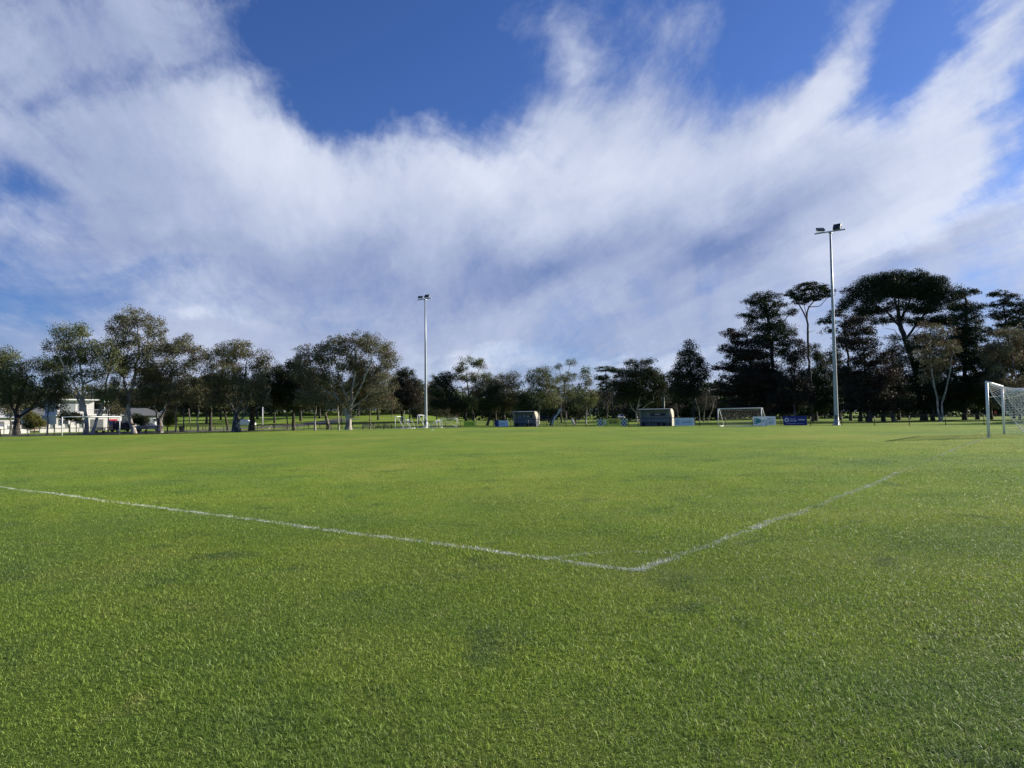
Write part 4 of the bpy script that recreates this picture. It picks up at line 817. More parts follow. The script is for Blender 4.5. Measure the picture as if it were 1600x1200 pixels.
# ---------------------------------------------------------------- lettering
def text_mesh(s, size, m, parent, loc, name='lettering', bold=0.0, sx=1.0, rot=(math.pi / 2, 0, 0), align='CENTER'):
    cu = bpy.data.curves.new('lettering', 'FONT'); cu.body = s; cu.size = size; cu.extrude = 0.004; cu.offset = bold; cu.align_x = align; cu.align_y = 'CENTER'
    o = bpy.data.objects.new('lettering', cu); C.objects.link(o); bpy.context.view_layer.update()
    me = bpy.data.meshes.new_from_object(o.evaluated_get(bpy.context.evaluated_depsgraph_get())); C.objects.unlink(o); bpy.data.objects.remove(o)
    me.materials.clear(); me.materials.append(m); n = bpy.data.objects.new(name, me); C.objects.link(n); n.parent = parent; n.location = loc; n.rotation_euler = rot; n.scale = (sx, 1, 1)
    return n
LETW = mat('white_lettering', (0.78, 0.78, 0.76), 0.5, var=0.02)
# ---------------------------------------------------------------- team shelters (dugouts)
def dugout(px0, v, L, word, label):
    u = px_v(px0, v); q = P2(u, v); e = empty('dugout', q, math.atan2(-EU[1], -EU[0])); tag(e, label, 'dugout')
    # local x: towards the right-hand end seen from the pitch; local y: away from the pitch
    Hf, D = 2.02, 1.05
    prof = [(0.0, Hf + .0), (0.30, Hf + .06), (0.60, Hf + .02), (0.82, Hf - .10), (0.96, Hf - .30), (1.03, Hf - .6), (D, 0.05)]
    m = MB()                                                    # curved corrugated shell: roof running down into the back wall
    n = 64; vs = []
    for i in range(n + 1):
        x = L * i / n; w = 0.012 * (1 if i % 2 else -1)
        for (y, z) in prof: vs.append((x, y + (w if y > .9 else 0), z + (w if y <= .9 else 0)))
        for (y, z) in reversed(prof): vs.append((x, y - .05 + (w if y > .9 else 0), z - .05 + (w if y <= .9 else 0)))
    k = len(prof) * 2; fs = [(i * k + j, i * k + (j + 1) % k, (i + 1) * k + (j + 1) % k, (i + 1) * k + j) for i in range(n) for j in range(k)]
    m.add(vs, fs); m.build('shell', SHED, e)
    for x, nm in ((-0.03, 'end_wall'), (L + .03, 'end_wall')):
        pr = [(0.50, 0.0)] + [(0.50, 1.15), (0.36, 1.5), (0.14, Hf - .1)] + prof[1:] if x > 0 else [(0.50, 0.0), (0.50, 1.15), (0.36, 1.5), (0.14, Hf - .1)] + prof[1:]
        a = [(x - .02, y, z) for y, z in pr]; b = [(x + .02, y, z) for y, z in pr]; K = len(pr)
        m = MB(); m.add(a + b, [tuple(range(K)), tuple(range(2 * K - 1, K - 1, -1))] + [(i, (i + 1) % K, K + (i + 1) % K, K + i) for i in range(K)]); m.build(nm, CREAM, e)
    for x in (0.02, L * .5, L - .02):
        m = MB(); m.tube([(x, 0.10, 0), (x, 0.10, Hf + .02)], 0.03, 8); m.build('front_post', DSTEEL, e, smooth=True)
    m = MB(); m.box((L / 2, .78, 0.45), (L - .3, .34, .05)); m.build('bench_seat', BENCH, e)
    for x in (0.3, L * .55, L * .72, L - .3): m = MB(); m.box((x, .78, .21), (.06, .3, .42)); m.build('bench_leg', BLACKP, e)
    m = MB(); m.box((L * .52, 0.90, 1.40), (1.95 if word == 'AWAY' else 1.75, .02, .36)); s = m.build('sign', SIGNB, e)
    if word == 'HOME':
        text_mesh(word, 0.22, LETW, s, (L * .52 + .16, 0.880, 1.40), bold=0.004)
        m = MB(); cx, cz = L * .52 - .48, 1.40                        # small shield crest
        pr = [(-.09, .12), (.09, .12), (.09, -.01), (.05, -.09), (0, -.13), (-.05, -.09), (-.09, -.01)]
        m.add([(cx + a, .884, cz + b) for a, b in pr] + [(cx + a, .876, cz + b) for a, b in pr], [tuple(range(7)), tuple(range(13, 6, -1))] + [(i, (i + 1) % 7, 7 + (i + 1) % 7, 7 + i) for i in range(7)]); m.build('crest', LETW, s)
    else: text_mesh(word, 0.23, LETW, s, (L * .52, 0.880, 1.40), bold=0.004)
    return e
dugout(798.5, 72.9, 3.75, 'HOME', 'grey team shelter with the dark HOME sign')
dugout(996, 72.9, 4.15, 'AWAY', 'grey team shelter with the dark AWAY sign')

# ---------------------------------------------------------------- perimeter fences: black rail, posts and chain mesh
WIRE = mat('fence_wire', (0.05, 0.055, 0.055), 0.5, 0.4)
def fence(path, label, h=0.98, skip=()):
    """path: list of (u, v) at 3 m posts"""
    a = P2(*path[0]); e = empty('chain_mesh_fence', a); tag(e, label, 'fence')
    pts = [P2(*p) - a for p in path]
    for i, p in enumerate(pts):
        m = MB(); m.tube([p - Vector((0, 0, .05)), p + Vector((0, 0, h))], 0.036, 6); m.build('fence_post', BLACKP, e, smooth=True)
    m = MB(); m.tube([p + Vector((0, 0, h)) for p in pts], 0.036, 6); m.build('top_rail', BLACKP, e, smooth=True)
    m = MB(); m.tube([p + Vector((0, 0, .06)) for p in pts], 0.010, 4); m.build('bottom_rail', BLACKP, e)
    m = MB(); st = 0.20; r = 0.0035
    for p, q in zip(pts[:-1], pts[1:]):
        d = q - p; L = d.length; nn_ = int(L / st); hh = h - .06; du = d / nn_
        for k in range(-int(hh / st), nn_):
            for sg in (1, -1):
                x0, z0, x1, z1 = k, 0.06, k + hh / st, 0.06 + hh
                if x0 < 0: z0 += -x0 * st; x0 = 0
                if x1 > nn_: z1 -= (x1 - nn_) * st; x1 = nn_
                if x1 <= x0: continue
                if sg < 0: x0, x1 = nn_ - x0, nn_ - x1
                A_, B_ = p + du * x0 + Vector((0, 0, z0)), p + du * x1 + Vector((0, 0, z1))
                m.tube([A_, B_], r, 3, cap=False)
    m.build('mesh_panel', WIRE, e)
    return e
fence([(-14 + 3 * i, 71.8) for i in range(39)], 'long black rail and mesh fence along the far side, carrying the boards')
fence([(103.2, 71.8 - 3 * i) for i in range(0, 27)], 'black rail and mesh fence behind the far white goal')

# ---------------------------------------------------------------- advertising boards on the fence
def board(px0, px1, h, m, label, v=71.68, z0=0.08, name='advertising_board'):
    u0, u1 = px_v(px0, v), px_v(px1, v); q = P2(u0, v); L = math.hypot(*(np.array(fp(u1, v)) - np.array(fp(u0, v))))
    e = empty(name, q, math.atan2(-EU[1], -EU[0])); tag(e, label, 'advertising board')
    b = MB(); b.box((L / 2, 0, z0 + h / 2), (L, 0.02, h)); b.build('panel', m, e)
    return e, L, z0, h
def strip(parent, x, z, w, h, m, name='lettering', y=-0.016):
    b = MB(); b.box((x, y, z), (w, 0.008, h)); return b.build(name, m, parent)
def letters(parent, x, z, w, h, n, m, seed, name='lettering'):
    """a row of small strokes standing for writing too small to read in the photograph"""
    rg = random.Random(seed); b = MB(); cw = w / n
    for i in range(n):
        cx = x - w / 2 + cw * (i + .5); k = rg.choice('IEHLTO')
        t = h * .24
        if k in 'IEHLO': b.box((cx - cw * .28, -.016, z), (t, .008, h))
        if k in 'HO': b.box((cx + cw * .25, -.016, z), (t, .008, h))
        if k in 'EOT': b.box((cx + cw * .02, -.0165, z + h * .38), (cw * .62, .008, t))
        if k in 'ELO': b.box((cx + cw * .02, -.0165, z - h * .38), (cw * .62, .008, t))
        if k in 'EH': b.box((cx, -.017, z), (cw * .5, .008, t))
        if k == 'T': b.box((cx, -.016, z), (t, .008, h))
    return b.build(name, m, parent)
BGREEN = mat('lime_green_board', (0.42, 0.58, 0.04), 0.5, var=.04); BDK = mat('dark_green_print', (0.02, 0.06, 0.01), 0.5)
BLUE = mat('royal_blue_board', (0.010, 0.014, 0.17), 0.45, var=.04); PALE = mat('pale_blue_board', (0.70, 0.78, 0.82), 0.5, var=.03)
PALE2 = mat('white_blue_board', (0.80, 0.85, 0.88), 0.5, var=.03); TEAL = mat('teal_print', (0.03, 0.26, 0.29), 0.5, var=.1); SLATE = mat('slate_print', (0.10, 0.15, 0.20), 0.5)
YEL = mat('yellow_green_banner', (0.85, 0.78, 0.10), 0.6, var=.08, scale=1.5); BLK = mat('black_print', (0.012, 0.012, 0.012), 0.5); WPR = mat('off_white_print', (0.82, 0.82, 0.74), 0.5, var=.04)
REDB = mat('red_brown_print', (0.33, 0.075, 0.02), 0.5); GRNP = mat('grey_green_print', (0.13, 0.24, 0.20), 0.5); NAVY = mat('navy_print', (0.03, 0.04, 0.14), 0.5)
e, L, z0, h = board(724, 743, 0.80, BGREEN, 'lime green advertising board with small dark lettering', name='advertising_board')
letters(e, L * .62, .48, L * .42, .17, 5, BDK, 1)
b = MB(); b.tube([(L * .22 + .12 * math.cos(t), -.018, .48 + .15 * math.sin(t)) for t in np.linspace(.6, 5.6, 14)], .03, 4); b.build('emblem', BDK, e)
e, L, z0, h = board(772.5, 780, 0.86, BLUE, 'narrow royal blue board overlapped by a pale blue one')
e, L, z0, h = board(778.5, 793.5, 0.80, PALE, 'pale blue board left of the home dugout', v=71.60)
letters(e, L * .5, .5, L * .5, .07, 12, SLATE, 2); letters(e, L * .42, .38, L * .36, .05, 10, SLATE, 12)
b = MB(); b.tube([(.10 + .12 * math.cos(t), -.018, .42 + .16 * math.sin(t)) for t in np.linspace(-1.4, 1.4, 10)], .03, 4); b.build('emblem', BDK, e)
# checked security banner
e, L, z0, h = board(931.5, 980, 0.88, YEL, 'yellow-green SECURITY banner with black and white checks at both ends')
cs = h / 4.3
for side in (0, 1):
    bw, bb = MB(), MB()
    for i in range(4):
        for j in range(5):
            x = (0.10 + cs * (i + .5)) if side == 0 else (L - 0.10 - cs * (i + .5)); z = z0 + h - cs * (j + .45)
            hh_ = cs if j < 4 else cs * .3; zz = z if j < 4 else z0 + cs * .15
            if abs(i + (j * .9 if side == 0 else -j * .9) - (0 if side == 0 else -3) ) < 9:
                (bb if (i + j) % 2 else bw).box((x, -.016, zz), (cs * .98, .008, hh_ * .98), Matrix.Rotation(0.0, 3, 'Y'))
    bw.build('white_check', WPR, e); bb.build('black_check', BLK, e)
text_mesh('S', 0.78, WPR, e, (L * .28, -.020, z0 + h * .5), name='emblem', bold=0.02)
b = MB(); b.tube([(L * .28 + .30 * math.cos(t), -.017, z0 + h * .5 + .36 * math.sin(t)) for t in np.linspace(-2.6, 1.0, 16)], .022, 4); b.build('emblem_ring', BDK, e)
letters(e, L * .56, z0 + h * .76, L * .40, .20, 9, REDB, 5)
text_mesh('SECURITY', 0.27, BLK, e, (L * .56, -.020, z0 + h * .45), bold=0.014, sx=1.12)
# pale board with a circled c
e, L, z0, h = board(1053, 1083.5, 0.88, PALE, 'pale blue board lettered caselle right of the away dugout')
for ra, t0, t1 in ((.26, 0.5, 5.8), (.13, 0.7, 5.5)):
    b = MB(); b.tube([(L * .17 + ra * math.cos(t), -.018, z0 + h * .5 + ra * math.sin(t)) for t in np.linspace(t0, t1, 22)], .020, 4); b.build('emblem', GRNP, e)
text_mesh('caselle', 0.46, GRNP, e, (L * .64, -.020, z0 + h * .5), bold=-0.004, sx=1.05)
# white board with a teal arrow
e, L, z0, h = board(1176, 1210.5, 0.93, PALE2, 'white board with a teal arrow shape, between the portable goal and a blue board')
b = MB(); zc = z0 + h * .5; b.add([(L * .10, -.020, zc + .36), (L * .52, -.020, zc), (L * .10, -.020, zc - .36), (L * .10, -.012, zc + .36), (L * .52, -.012, zc), (L * .10, -.012, zc - .36)], [(0, 1, 2), (5, 4, 3), (0, 3, 4, 1), (1, 4, 5, 2), (2, 5, 3, 0)]); b.build('arrow', TEAL, e)
b = MB(); b.box((L * .055, -.016, zc), (.09, .008, .66)); b.build('stripe', TEAL, e)
letters(e, L * .78, zc + .22, L * .26, .09, 10, NAVY, 7); letters(e, L * .78, zc + .02, L * .34, .07, 14, SLATE, 8); letters(e, L * .80, zc - .20, L * .28, .09, 9, NAVY, 9)
# dark blue board with a round emblem
e, L, z0, h = board(1222.5, 1259.5, 0.96, BLUE, 'dark blue board with a white round emblem left of the tall floodlight')
zc = z0 + h * .58
b = MB(); b.tube([(L * .15 + .17 * math.cos(t), -.018, zc + .17 * math.sin(t)) for t in np.linspace(0, 2 * math.pi, 21)], .055, 6, cap=False); b.build('emblem', LETW, e)
letters(e, L * .40, zc + .10, L * .26, .09, 8, PALE, 10); letters(e, L * .42, zc - .09, L * .30, .14, 8, LETW, 11); letters(e, L * .77, zc + .01, L * .28, .13, 7, LETW, 12); letters(e, L * .5, z0 + h * .18, L * .72, .05, 26, PALE, 13)

# ---------------------------------------------------------------- park furniture
def picnic_table(px, d, rz, label, m=TIMBER):
    q = spot(px, d); e = empty('picnic_table', q, rz); tag(e, label, 'picnic table', 'picnic tables beyond the fence')
    b = MB()
    for k in range(5): b.box((0, -.30 + .15 * k, .74), (1.9, .13, .04))
    b.build('tabletop', m, e)
    for s in (-1, 1):
        b = MB()
        for k in range(2): b.box((0, s * (.62 + .14 * k), .44), (1.9, .12, .04))
        b.build('bench_seat', m, e)
    for x in (-.65, .65):
        b = MB(); b.tube([(x, -.55, 0), (x, -.2, .72)], .04, 4); b.tube([(x, .55, 0), (x, .2, .72)], .04, 4); b.box((x, 0, .40), (.06, 1.5, .09)); b.build('leg_frame', m, e)
    return e
DTIM = mat('dark_stained_timber', (0.07, 0.055, 0.045), 0.8, var=.2)
picnic_table(605, 121, R(15), 'dark picnic table directly left of the parked training goals', DTIM)
picnic_table(597, 117, R(40), 'dark picnic table at the right end of the pale bench', DTIM)
picnic_table(450, 124, R(10), 'pale picnic table beyond the fence between two dark trees', PALET)
picnic_table(415, 131, R(5), 'grey picnic table in the sun right of the many-stemmed gum', PALET)
def bench(px, d, L, rz, label, m=PALET, name='bench'):
    q = spot(px, d); e = empty(name, q, rz); tag(e, label, 'bench')
    b = MB(); [b.box((0, -.14 + .14 * k, .45), (L, .12, .045)) for k in range(3)]; b.build('seat', m, e)
    b = MB(); [b.box((0, .24, .62 + .14 * k), (L, .04, .11)) for k in range(2)]; b.build('backrest', m, e)
    for x in (-L * .4, L * .4): b = MB(); b.box((x, .05, .22), (.08, .4, .43)); b.box((x, .27, .55), (.06, .05, .45)); b.build('leg', DTIM, e)
    return e
bench(575, 119, 2.0, R(0), 'pale timber bench beyond the fence right of the biggest gum')
bench(156, 118, 1.9, R(-20), 'bench with timber slats behind the far white goal', TIMBER)
bench(222, 117, 1.6, R(-10), 'bench with timber slats right of the tallest gum trunk', TIMBER)
q = spot(284, 116); e = empty('litter_bin', q); tag(e, 'dark green litter bin on wheels behind the fence on the left', 'bin')
b = MB(); b.add([(sx * (.27 if z < .5 else .33), sy * (.29 if z < .5 else .37), z) for z in (0.08, 1.0) for sx, sy in ((-1, -1), (1, -1), (1, 1), (-1, 1))], [(3, 2, 1, 0), (4, 5, 6, 7), (0, 1, 5, 4), (1, 2, 6, 5), (2, 3, 7, 6), (3, 0, 4, 7)]); b.build('body', mat('bin_green', (0.015, 0.03, 0.02), .5), e, bevel=.02)
b = MB(); b.box((0, 0, 1.05), (.72, .80, .07)); b.tube([(-.3, .42, 1.03), (.3, .42, 1.03)], .02, 6); b.build('lid', BLACKP, e, bevel=.02)
for x in (-.28, .28): b = MB(); b.tube([(x - .03, .3, .11), (x + .03, .3, .11)], .11, 12); b.build('wheel', BLACKP, e)
# low timber rail fences
def rail_fence(p0, p1, n, label, m, h=.75, name='timber_rail_fence'):
    a = Vector((*p0, G(*p0))); e = empty(name, a); tag(e, label, 'fence')
    prev = None; rb = MB()
    for i in range(n):
        x = p0[0] + (p1[0] - p0[0]) * i / (n - 1); y = p0[1] + (p1[1] - p0[1]) * i / (n - 1); c = Vector((x, y, G(x, y))) - a
        b = MB(); b.box(c + Vector((0, 0, h / 2)), (.14, .14, h)); b.build('fence_post', m, e)
        if prev is not None: rb.tube([prev + Vector((0, 0, h * .82)), c + Vector((0, 0, h * .82))], .05, 5)
        prev = c
    rb.build('rail', m, e); return e
rail_fence((4, 176), (52, 168), 30, 'low pale post and rail fence crossing the park behind the boards', PALET)
rail_fence((-60, 138), (-22, 152), 20, 'low grey timber rail fence beside the street path on the left', TIMBER)
rail_fence((52, 160), (96, 150), 22, 'low post and rail fence in the shade of the right-hand pines', PALET)
# leaning dead trunk
q = spot(861, 112); k_ = 112 / 1155; e = empty('dead_tree', q); tag(e, 'leaning bleached dead trunk with a broken forked top, right of the home dugout', 'dead tree')
def dp(px, py, y=0): return Vector(((px - 861) * k_, y, (666 - py) * k_))
b = MB(); b.tube([dp(861, 667.5), dp(862.5, 661), dp(866, 654), dp(871, 648), dp(873, 644)], [.19, .16, .15, .12, .10], 9); b.build('trunk', BM['bleached'], e, smooth=True)
b = MB(); b.tube([dp(872, 645.5), dp(875, 643.5, .1), dp(878, 644)], [.14, .12, .05], 7); b.tube([dp(872.5, 645), dp(874, 641, -.1), dp(877.5, 640.5)], [.12, .12, .05], 7); b.build('branch', BM['bleached'], e, smooth=True)
b = MB(); b.tube([dp(859.5, 667), dp(862.5, 655, .35), dp(865.5, 647, .4)], [.22, .2, .1], 8); b.build('bark_slab', BM['dark'], e, smooth=True)
q = spot(896, 108); e = empty('broken_stump', q); tag(e, 'small split stump with a pale inner side left of the cone-shaped gum', 'stump')
b = MB(); b.tube([(0, 0, 0), (-.1, 0, .5), (-.35, 0, 1.1)], [.2, .15, .06], 7); b.build('trunk', BM['bleached'], e, smooth=True); b = MB(); b.tube([(0.15, .1, 0), (.0, .1, .5), (-.2, .1, 1.1)], [.2, .16, .08], 7); b.build('bark_slab', BM['dark'], e, smooth=True)
# utility poles
for px, d, h, r, m, lb in ((1037, 124, 4.4, .13, mat('green_pole_paint', (0.10, 0.17, 0.13), .5), 'plain green steel pole rising behind the away dugout'), (410, 150, 4.2, .11, WHITE, 'short white pole in the sunny grass right of the many-stemmed gum'), (631, 190, 3.6, .09, GALV, 'small grey goalpost-like frame far behind the training goals')):
    q = spot(px, d); e = empty('pole', q); tag(e, lb, 'pole'); b = MB(); b.tube([(0, 0, 0), (0, 0, h)], [r, r * .8], 10); b.build('shaft', m, e, smooth=True)
    b = MB(); b.tube([(0, 0, h), (0, 0, h + .06)], r * 1.15, 10); b.build('cap', m, e)
    if px == 631: b = MB(); b.tube([(0, 0, h), (2.6, 0, h)], .08, 8); b.tube([(2.6, 0, h), (2.6, 0, 0)], .08, 8); b.build('frame', m, e)
# orange and white marker
ORG = mat('orange_paint', (0.62, 0.12, 0.02), .5)
q = spot(1054, 185); e = empty('marker_post', q); tag(e, 'orange and white marker post far behind the board lettered caselle', 'marker'); b = MB(); b.box((0, 0, .55), (.5, .08, 1.1)); b.build('lower_panel', ORG, e); b = MB(); b.box((0, 0, 1.4), (.4, .08, .55)); b.build('upper_panel', WHITE, e); b = MB(); b.box((0, 0, 1.85), (.3, .08, .3)); b.build('top_panel', ORG, e)
q = spot(1554, 150); e = empty('marker_post', q); tag(e, 'small orange-red marker seen through the near goal', 'marker'); b = MB(); b.box((0, 0, .9), (.45, .08, .8)); b.build('panel', mat('red_orange_paint', (0.5, 0.05, 0.02), .5), e); b = MB(); b.tube([(0, 0, 0), (0, 0, 1.2)], .04, 6); b.build('stake', DTIM, e)
# birds on the pitch
def bird(px, d, rz, label):
    q = spot(px, d); e = empty('bird', q, rz); tag(e, label, 'bird')
    b = MB(); b.tube([(-.20, 0, .15), (-.10, 0, .17), (0, 0, .19), (.08, 0, .24), (.12, 0, .30), (.16, 0, .32), (.23, 0, .315)], [.012, .035, .062, .055, .035, .032, .006], 8)
    b.build('body', mat('black_feathers', (0.012, 0.012, 0.014), .5), e, smooth=True)
    for y in (-.03, .03): b = MB(); b.tube([(0, y, .15), (.01, y, 0)], .008, 4); b.build('leg', BLACKP, e)
bird(517, 84, R(120), 'black bird standing on the pitch in front of the biggest gum'); bird(207, 84, R(200), 'black bird standing on the pitch in front of the tallest gum')
# small white training disc on the pitch
q = spot(675, 78); e = MB(); e.tube([(0, 0, 0.0), (0, 0, .05)], [.16, .07], 14); o = e.build('training_disc', WHITE); o.location = q; tag(o, 'flat white training disc lying on the pitch in front of the training goals', 'disc')

# ---------------------------------------------------------------- street, houses and cars on the left
ASPH = mat('asphalt', (0.075, 0.075, 0.078), .9, var=.15, scale=1.5); GRAV = mat('gravel_path', (0.17, 0.16, 0.145), .9, var=.2, scale=2)
MULCH = mat('bare_earth', (0.10, 0.085, 0.062), .95, var=.25, scale=.6)
def ribbon(name, pts, width, m, lift):
    vs, fs = [], []
    P_ = []
    for a, b in zip(pts[:-1], pts[1:]):
        n = max(2, int(math.hypot(b[0] - a[0], b[1] - a[1]) / 2)); P_ += [(a[0] + (b[0] - a[0]) * i / n, a[1] + (b[1] - a[1]) * i / n) for i in range(n)]
    P_.append(pts[-1]); wn = 5
    for i, p in enumerate(P_):
        a, b = P_[max(0, i - 1)], P_[min(len(P_) - 1, i + 1)]; dx, dy = b[0] - a[0], b[1] - a[1]; l = math.hypot(dx, dy); nx_, ny_ = -dy / l, dx / l
        for k in range(wn):
            t = (k / (wn - 1) - .5) * width; x, y = p[0] + nx_ * t, p[1] + ny_ * t; vs.append((x, y, G(x, y) + lift))
    fs = [(i * wn + k, i * wn + k + 1, (i + 1) * wn + k + 1, (i + 1) * wn + k) for i in range(len(P_) - 1) for k in range(wn - 1)]
    b = MB(); b.add(vs, fs); o = b.build(name, m); tag(o, kind='structure'); return o
A0, B0 = fp(107, -12), fp(107.5, 60)
ribbon('path', [A0, fp(107, 30), fp(106.5, 60), fp(108, 72), fp(100, 84), fp(88, 95)], 3.0, GRAV, .03)
ribbon('earth_strip', [fp(112.5, -20), fp(112.5, 40), fp(113, 62), fp(109, 74)], 13.0, MULCH, .02)
ribbon('road', [fp(126, -20), fp(126, 30), fp(127, 62), fp(132, 90), fp(150, 120)], 7.0, ASPH, .03)
# house builder: local x along the street front (right seen from the pitch), y into the block
HW = mat('white_render', (0.58, 0.58, 0.56), .7, var=.05, scale=.8); HG = mat('grey_cladding', (0.20, 0.23, 0.24), .6, var=.08); HR = mat('pale_metal_roof', (0.62, 0.64, 0.64), .5, .1, var=.06)
TIL = mat('dark_roof_tiles', (0.10, 0.11, 0.12), .7, var=.15, scale=4); PANE = mat('window_glass', (0.03, 0.04, 0.05), .12, spec=.9); REDP = mat('red_door_paint', (0.42, 0.015, 0.03), .45); GARG = mat('garage_door', (0.12, 0.13, 0.14), .5)
BRK = mat('cream_brick', (0.50, 0.44, 0.35), .8, var=.12, scale=5)
def part_box(e, name, c, d, m, bev=0): b = MB(); b.box(c, d); return b.build(name, m, e, bevel=bev)
def window(e, x, y, z, w, h):
    f = part_box(e, 'window', (x, y - .03, z), (w + .14, .08, h + .14), WHITE); part_box(f, 'pane', (x, y - .08, z), (w, .03, h), PANE); return f
q = spot(88, 140)
e = empty('house', q, R(52)); tag(e, 'white two-storey house with a flat roof and balcony behind the far goal', 'house')
part_box(e, 'wall', (6.0, 3.5, 1.5), (12.0, 7, 3.0), HW); part_box(e, 'upper_wall', (3.8, 4.0, 4.5), (6.6, 6, 3.0), HW)
part_box(e, 'roof', (3.8, 3.8, 6.12), (7.8, 7.4, .24), HR); part_box(e, 'lower_roof', (6.0, 3.3, 3.1), (12.5, 7.6, .18), HR)
part_box(e, 'cladding', (2.4, .955, 4.4), (2.6, .07, 2.4), HG)
bal = part_box(e, 'balcony', (7.4, .6, 3.25), (4.4, 1.6, .16), HW)
for k in range(12): part_box(bal, 'baluster', (5.3 + .38 * k, -.15, 3.75), (.04, .04, .85), GALV)
part_box(bal, 'handrail', (7.4, -.15, 4.2), (4.4, .06, .06), GALV)
for x in (8.8, 9.5): part_box(e, 'column', (x, .3, 4.9), (.18, .18, 2.2), WHITE)
for x, z, w, h in ((5.0, 4.5, 1.4, 1.3), (1.3, 1.5, 1.6, 1.4), (4.2, 1.5, 1.6, 1.4)): window(e, x, (1.0 if z > 3 else 0.0), z, w, h)
part_box(e, 'garage_door', (7.3, -.03, 1.15), (2.3, .08, 2.3), GARG); d_ = part_box(e, 'door', (10.4, -.03, 1.15), (1.5, .08, 2.3), REDP); part_box(d_, 'handle', (10.9, -.1, 1.1), (.05, .06, .3), GALV)
q = spot(-30, 134); e = empty('house', q, R(52)); tag(e, 'low white house with a pale sloping roof behind the thick black forked trunk', 'house')
part_box(e, 'wall', (3.5, 3.5, 1.4), (9.0, 7, 2.8), HW)
b = MB(); b.add([(-1.4, -.6, 2.8), (8.5, -.6, 2.8), (8.5, 7.6, 2.8), (-1.4, 7.6, 2.8), (1.6, 3.5, 4.6), (5.4, 3.5, 4.6)], [(0, 1, 5, 4), (1, 2, 5), (2, 3, 4, 5), (3, 0, 4), (3, 2, 1, 0)]); b.build('roof', HR, e)
window(e, .8, 0, 1.5, 1.6, 1.3); window(e, 5.6, 0, 1.5, 1.6, 1.3); dd_ = part_box(e, 'door', (3.2, -.03, 1.05), (.95, .08, 2.1), GARG); part_box(dd_, 'handle', (3.5, -.1, 1.0), (.04, .05, .2), GALV)
q = spot(45, 146); e = empty('house', q, R(52)); tag(e, 'grey-roofed cream house between the two white houses', 'house')
part_box(e, 'wall', (2.6, 4.5, 1.4), (6.4, 6, 2.8), BRK); b = MB(); b.add([(-1.0, .9, 2.8), (6.3, .9, 2.8), (6.3, 8, 2.8), (-1.0, 8, 2.8), (2.6, 2.6, 4.9), (2.6, 6.4, 4.9)], [(0, 1, 4), (1, 2, 5, 4), (2, 3, 5), (3, 0, 4, 5), (3, 2, 1, 0)]); b.build('roof', TIL, e)
window(e, 1.2, 1.5, 1.5, 1.5, 1.3); window(e, 4.2, 1.5, 1.5, 1.5, 1.3)
q = spot(202, 158); e = empty('house', q, R(52)); tag(e, 'dark roofed low house with grey walls right of the red door', 'house')
part_box(e, 'wall', (3.6, 3.5, 1.35), (8.2, 7, 2.7), HG); b = MB(); b.add([(-1.0, -.6, 2.7), (8.2, -.6, 2.7), (8.2, 7.6, 2.7), (-1.0, 7.6, 2.7), (2.0, 3.5, 4.4), (5.2, 3.5, 4.4)], [(0, 1, 5, 4), (1, 2, 5), (2, 3, 4, 5), (3, 0, 4), (3, 2, 1, 0)]); b.build('roof', TIL, e)
window(e, 1.5, 0, 1.45, 1.8, 1.2); window(e, 5.8, 0, 1.45, 1.4, 1.2)
# garden walls along the street: white rendered piers and panels
def garden_wall(x0, x1, d0, d1, n, label):
    a = spot(x0, d0); b_ = spot(x1, d1); e = empty('garden_wall', a); tag(e, label, 'wall'); dv = b_ - a; rz = math.atan2(dv.y, dv.x); Rm = Matrix.Rotation(rz, 3, 'Z')
    for i in range(n + 1):
        c = dv * i / n; m = MB(); m.box(c + Vector((0, 0, .72)), (.38, .38, 1.55), Rm); m.build('pier', HW, e)
        if i < n:
            c2 = dv * (i + .5) / n; L = dv.length / n - .38
            m = MB(); m.box(c2 + Vector((0, 0, .35 if i % 2 else .6)), (L, .2, .9 if i % 2 else 1.25), Rm); m.build('panel', HW, e)
            if i % 2:
                m = MB(); [m.box(c2 + Rm @ Vector((-L / 2 + L * (k + .5) / 12, 0, 1.08)), (.05, .05, .6), Rm) for k in range(12)]; m.build('railing', HG, e)
garden_wall(64, 132, 131, 137, 6, 'white garden wall with piers seen through the far white goal')
garden_wall(-30, 44, 122, 129, 6, 'white garden wall with piers behind the thick black forked trunk')
garden_wall(200, 242, 146, 152, 4, 'low white garden wall right of the tallest gum trunk')
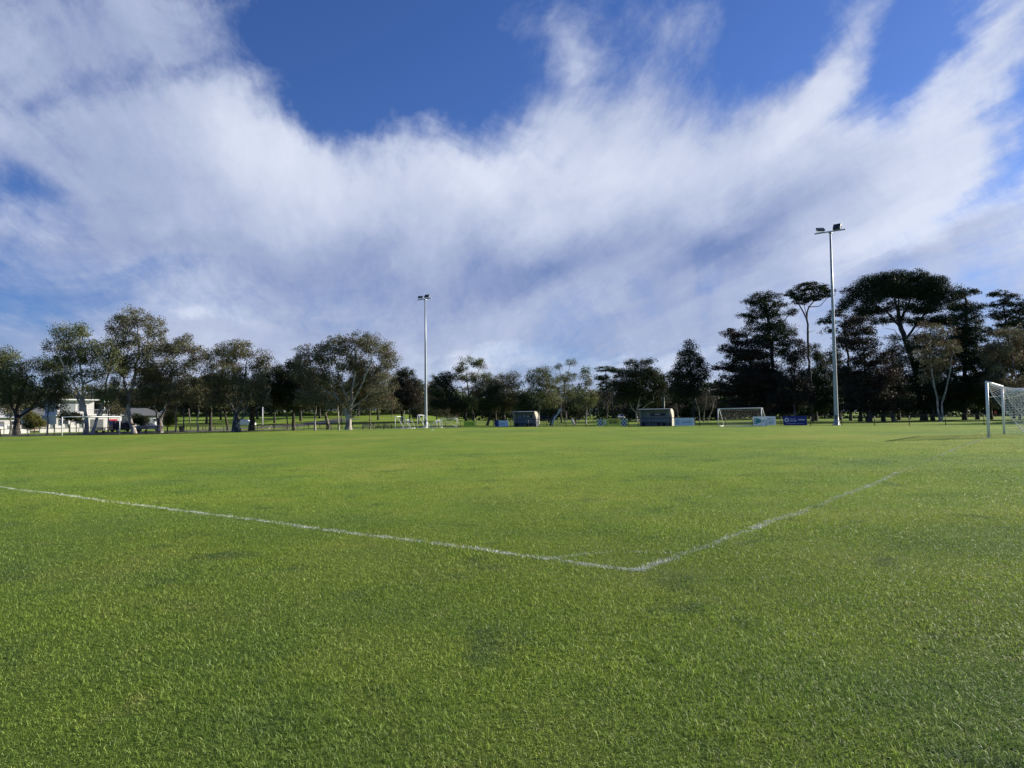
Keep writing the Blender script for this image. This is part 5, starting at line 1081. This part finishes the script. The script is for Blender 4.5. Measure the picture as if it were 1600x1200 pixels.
# cars
def car(px, d, rz, col, label, L=4.5, H=1.48, van=False):
    q = spot(px, d); q.z += .03; e = empty('parked_car', q, rz); tag(e, label, 'car'); W = 1.8
    side = [(-L / 2, .35), (-L / 2, .85), (-L * .42, .98), (-L * .30, 1.02), (-L * .18, H), (L * .16, H), (L * .30, 1.0), (L * .46, .86), (L / 2, .70), (L / 2, .32)]
    if van: side = [(-L / 2, .35), (-L / 2, 1.2), (-L * .47, H), (L * .22, H), (L * .34, 1.1), (L * .48, .95), (L / 2, .75), (L / 2, .32)]
    m = MB(); K = len(side); vs = []
    for s in (-1, 1):
        for (x, z) in side: vs.append((x, s * (W / 2 - (.16 if z > 1.1 else 0)), z))
    m.add(vs, [tuple(range(K - 1, -1, -1)), tuple(range(K, 2 * K))] + [(i, (i + 1) % K, K + (i + 1) % K, K + i) for i in range(K)]); m.build('body', col, e, bevel=.05)
    for s in (-1, 1):
        g = [(-L * .27, 1.04), (-L * .17, H - .07), (L * .14, H - .07), (L * .25, 1.04)] if not van else [(-L * .1, 1.15), (-L * .1, H - .15), (L * .2, H - .15), (L * .3, 1.15)]
        m = MB(); y = s * (W / 2 - .055); vs = [(x, y - s * (z - 1.04) * .30, z) for x, z in g]; m.add(vs + [(x, yy + s * .03, z) for x, yy, z in vs], [(0, 1, 2, 3), (7, 6, 5, 4), (0, 1, 5, 4), (1, 2, 6, 5), (2, 3, 7, 6), (3, 0, 4, 7)]); m.build('side_window', PANE, e)
        for x in (-L * .31, L * .31):
            m = MB(); m.tube([(x, s * (W / 2 - .2), .32), (x, s * (W / 2 + .01), .32)], .32, 18); w = m.build('wheel', BLACKP, e); m = MB(); m.tube([(x, s * (W / 2), .32), (x, s * (W / 2 + .025), .32)], .19, 12); m.build('rim', GALV, w)
        m = MB(); m.box((L / 2 - .02, s * .62, .66), (.08, .34, .14)); m.build('headlight', WHITE, e); m = MB(); m.box((-L / 2 + .02, s * .62, .78), (.08, .3, .14)); m.build('tail_light', REDP, e)
    return e
CW_ = mat('white_car_paint', (0.72, 0.73, 0.74), .25, var=.02); CB_ = mat('dark_blue_car_paint', (0.008, 0.010, 0.03), .25, var=.02); CK_ = mat('black_car_paint', (0.01, 0.011, 0.014), .22, var=.02); CS_ = mat('silver_car_paint', (0.5, 0.52, 0.54), .3, .5, var=.02)
car(848, 172, R(4), CK_, 'black car parked beyond the home dugout in the shade of the trees', 4.7, 1.6)
car(6, 128, R(20), CW_, 'white car at the left edge behind the fence')
car(192, 131, R(60), CB_, 'dark blue van parked beside the red door', 4.6, 1.95, True)
car(232, 133, R(24), CS_, 'silver car parked right of the dark blue van')
car(382, 158, R(10), CW_, 'white car far behind the many-stemmed gum')
car(970, 196, R(80), CW_, 'small white car far beyond the checked banner')
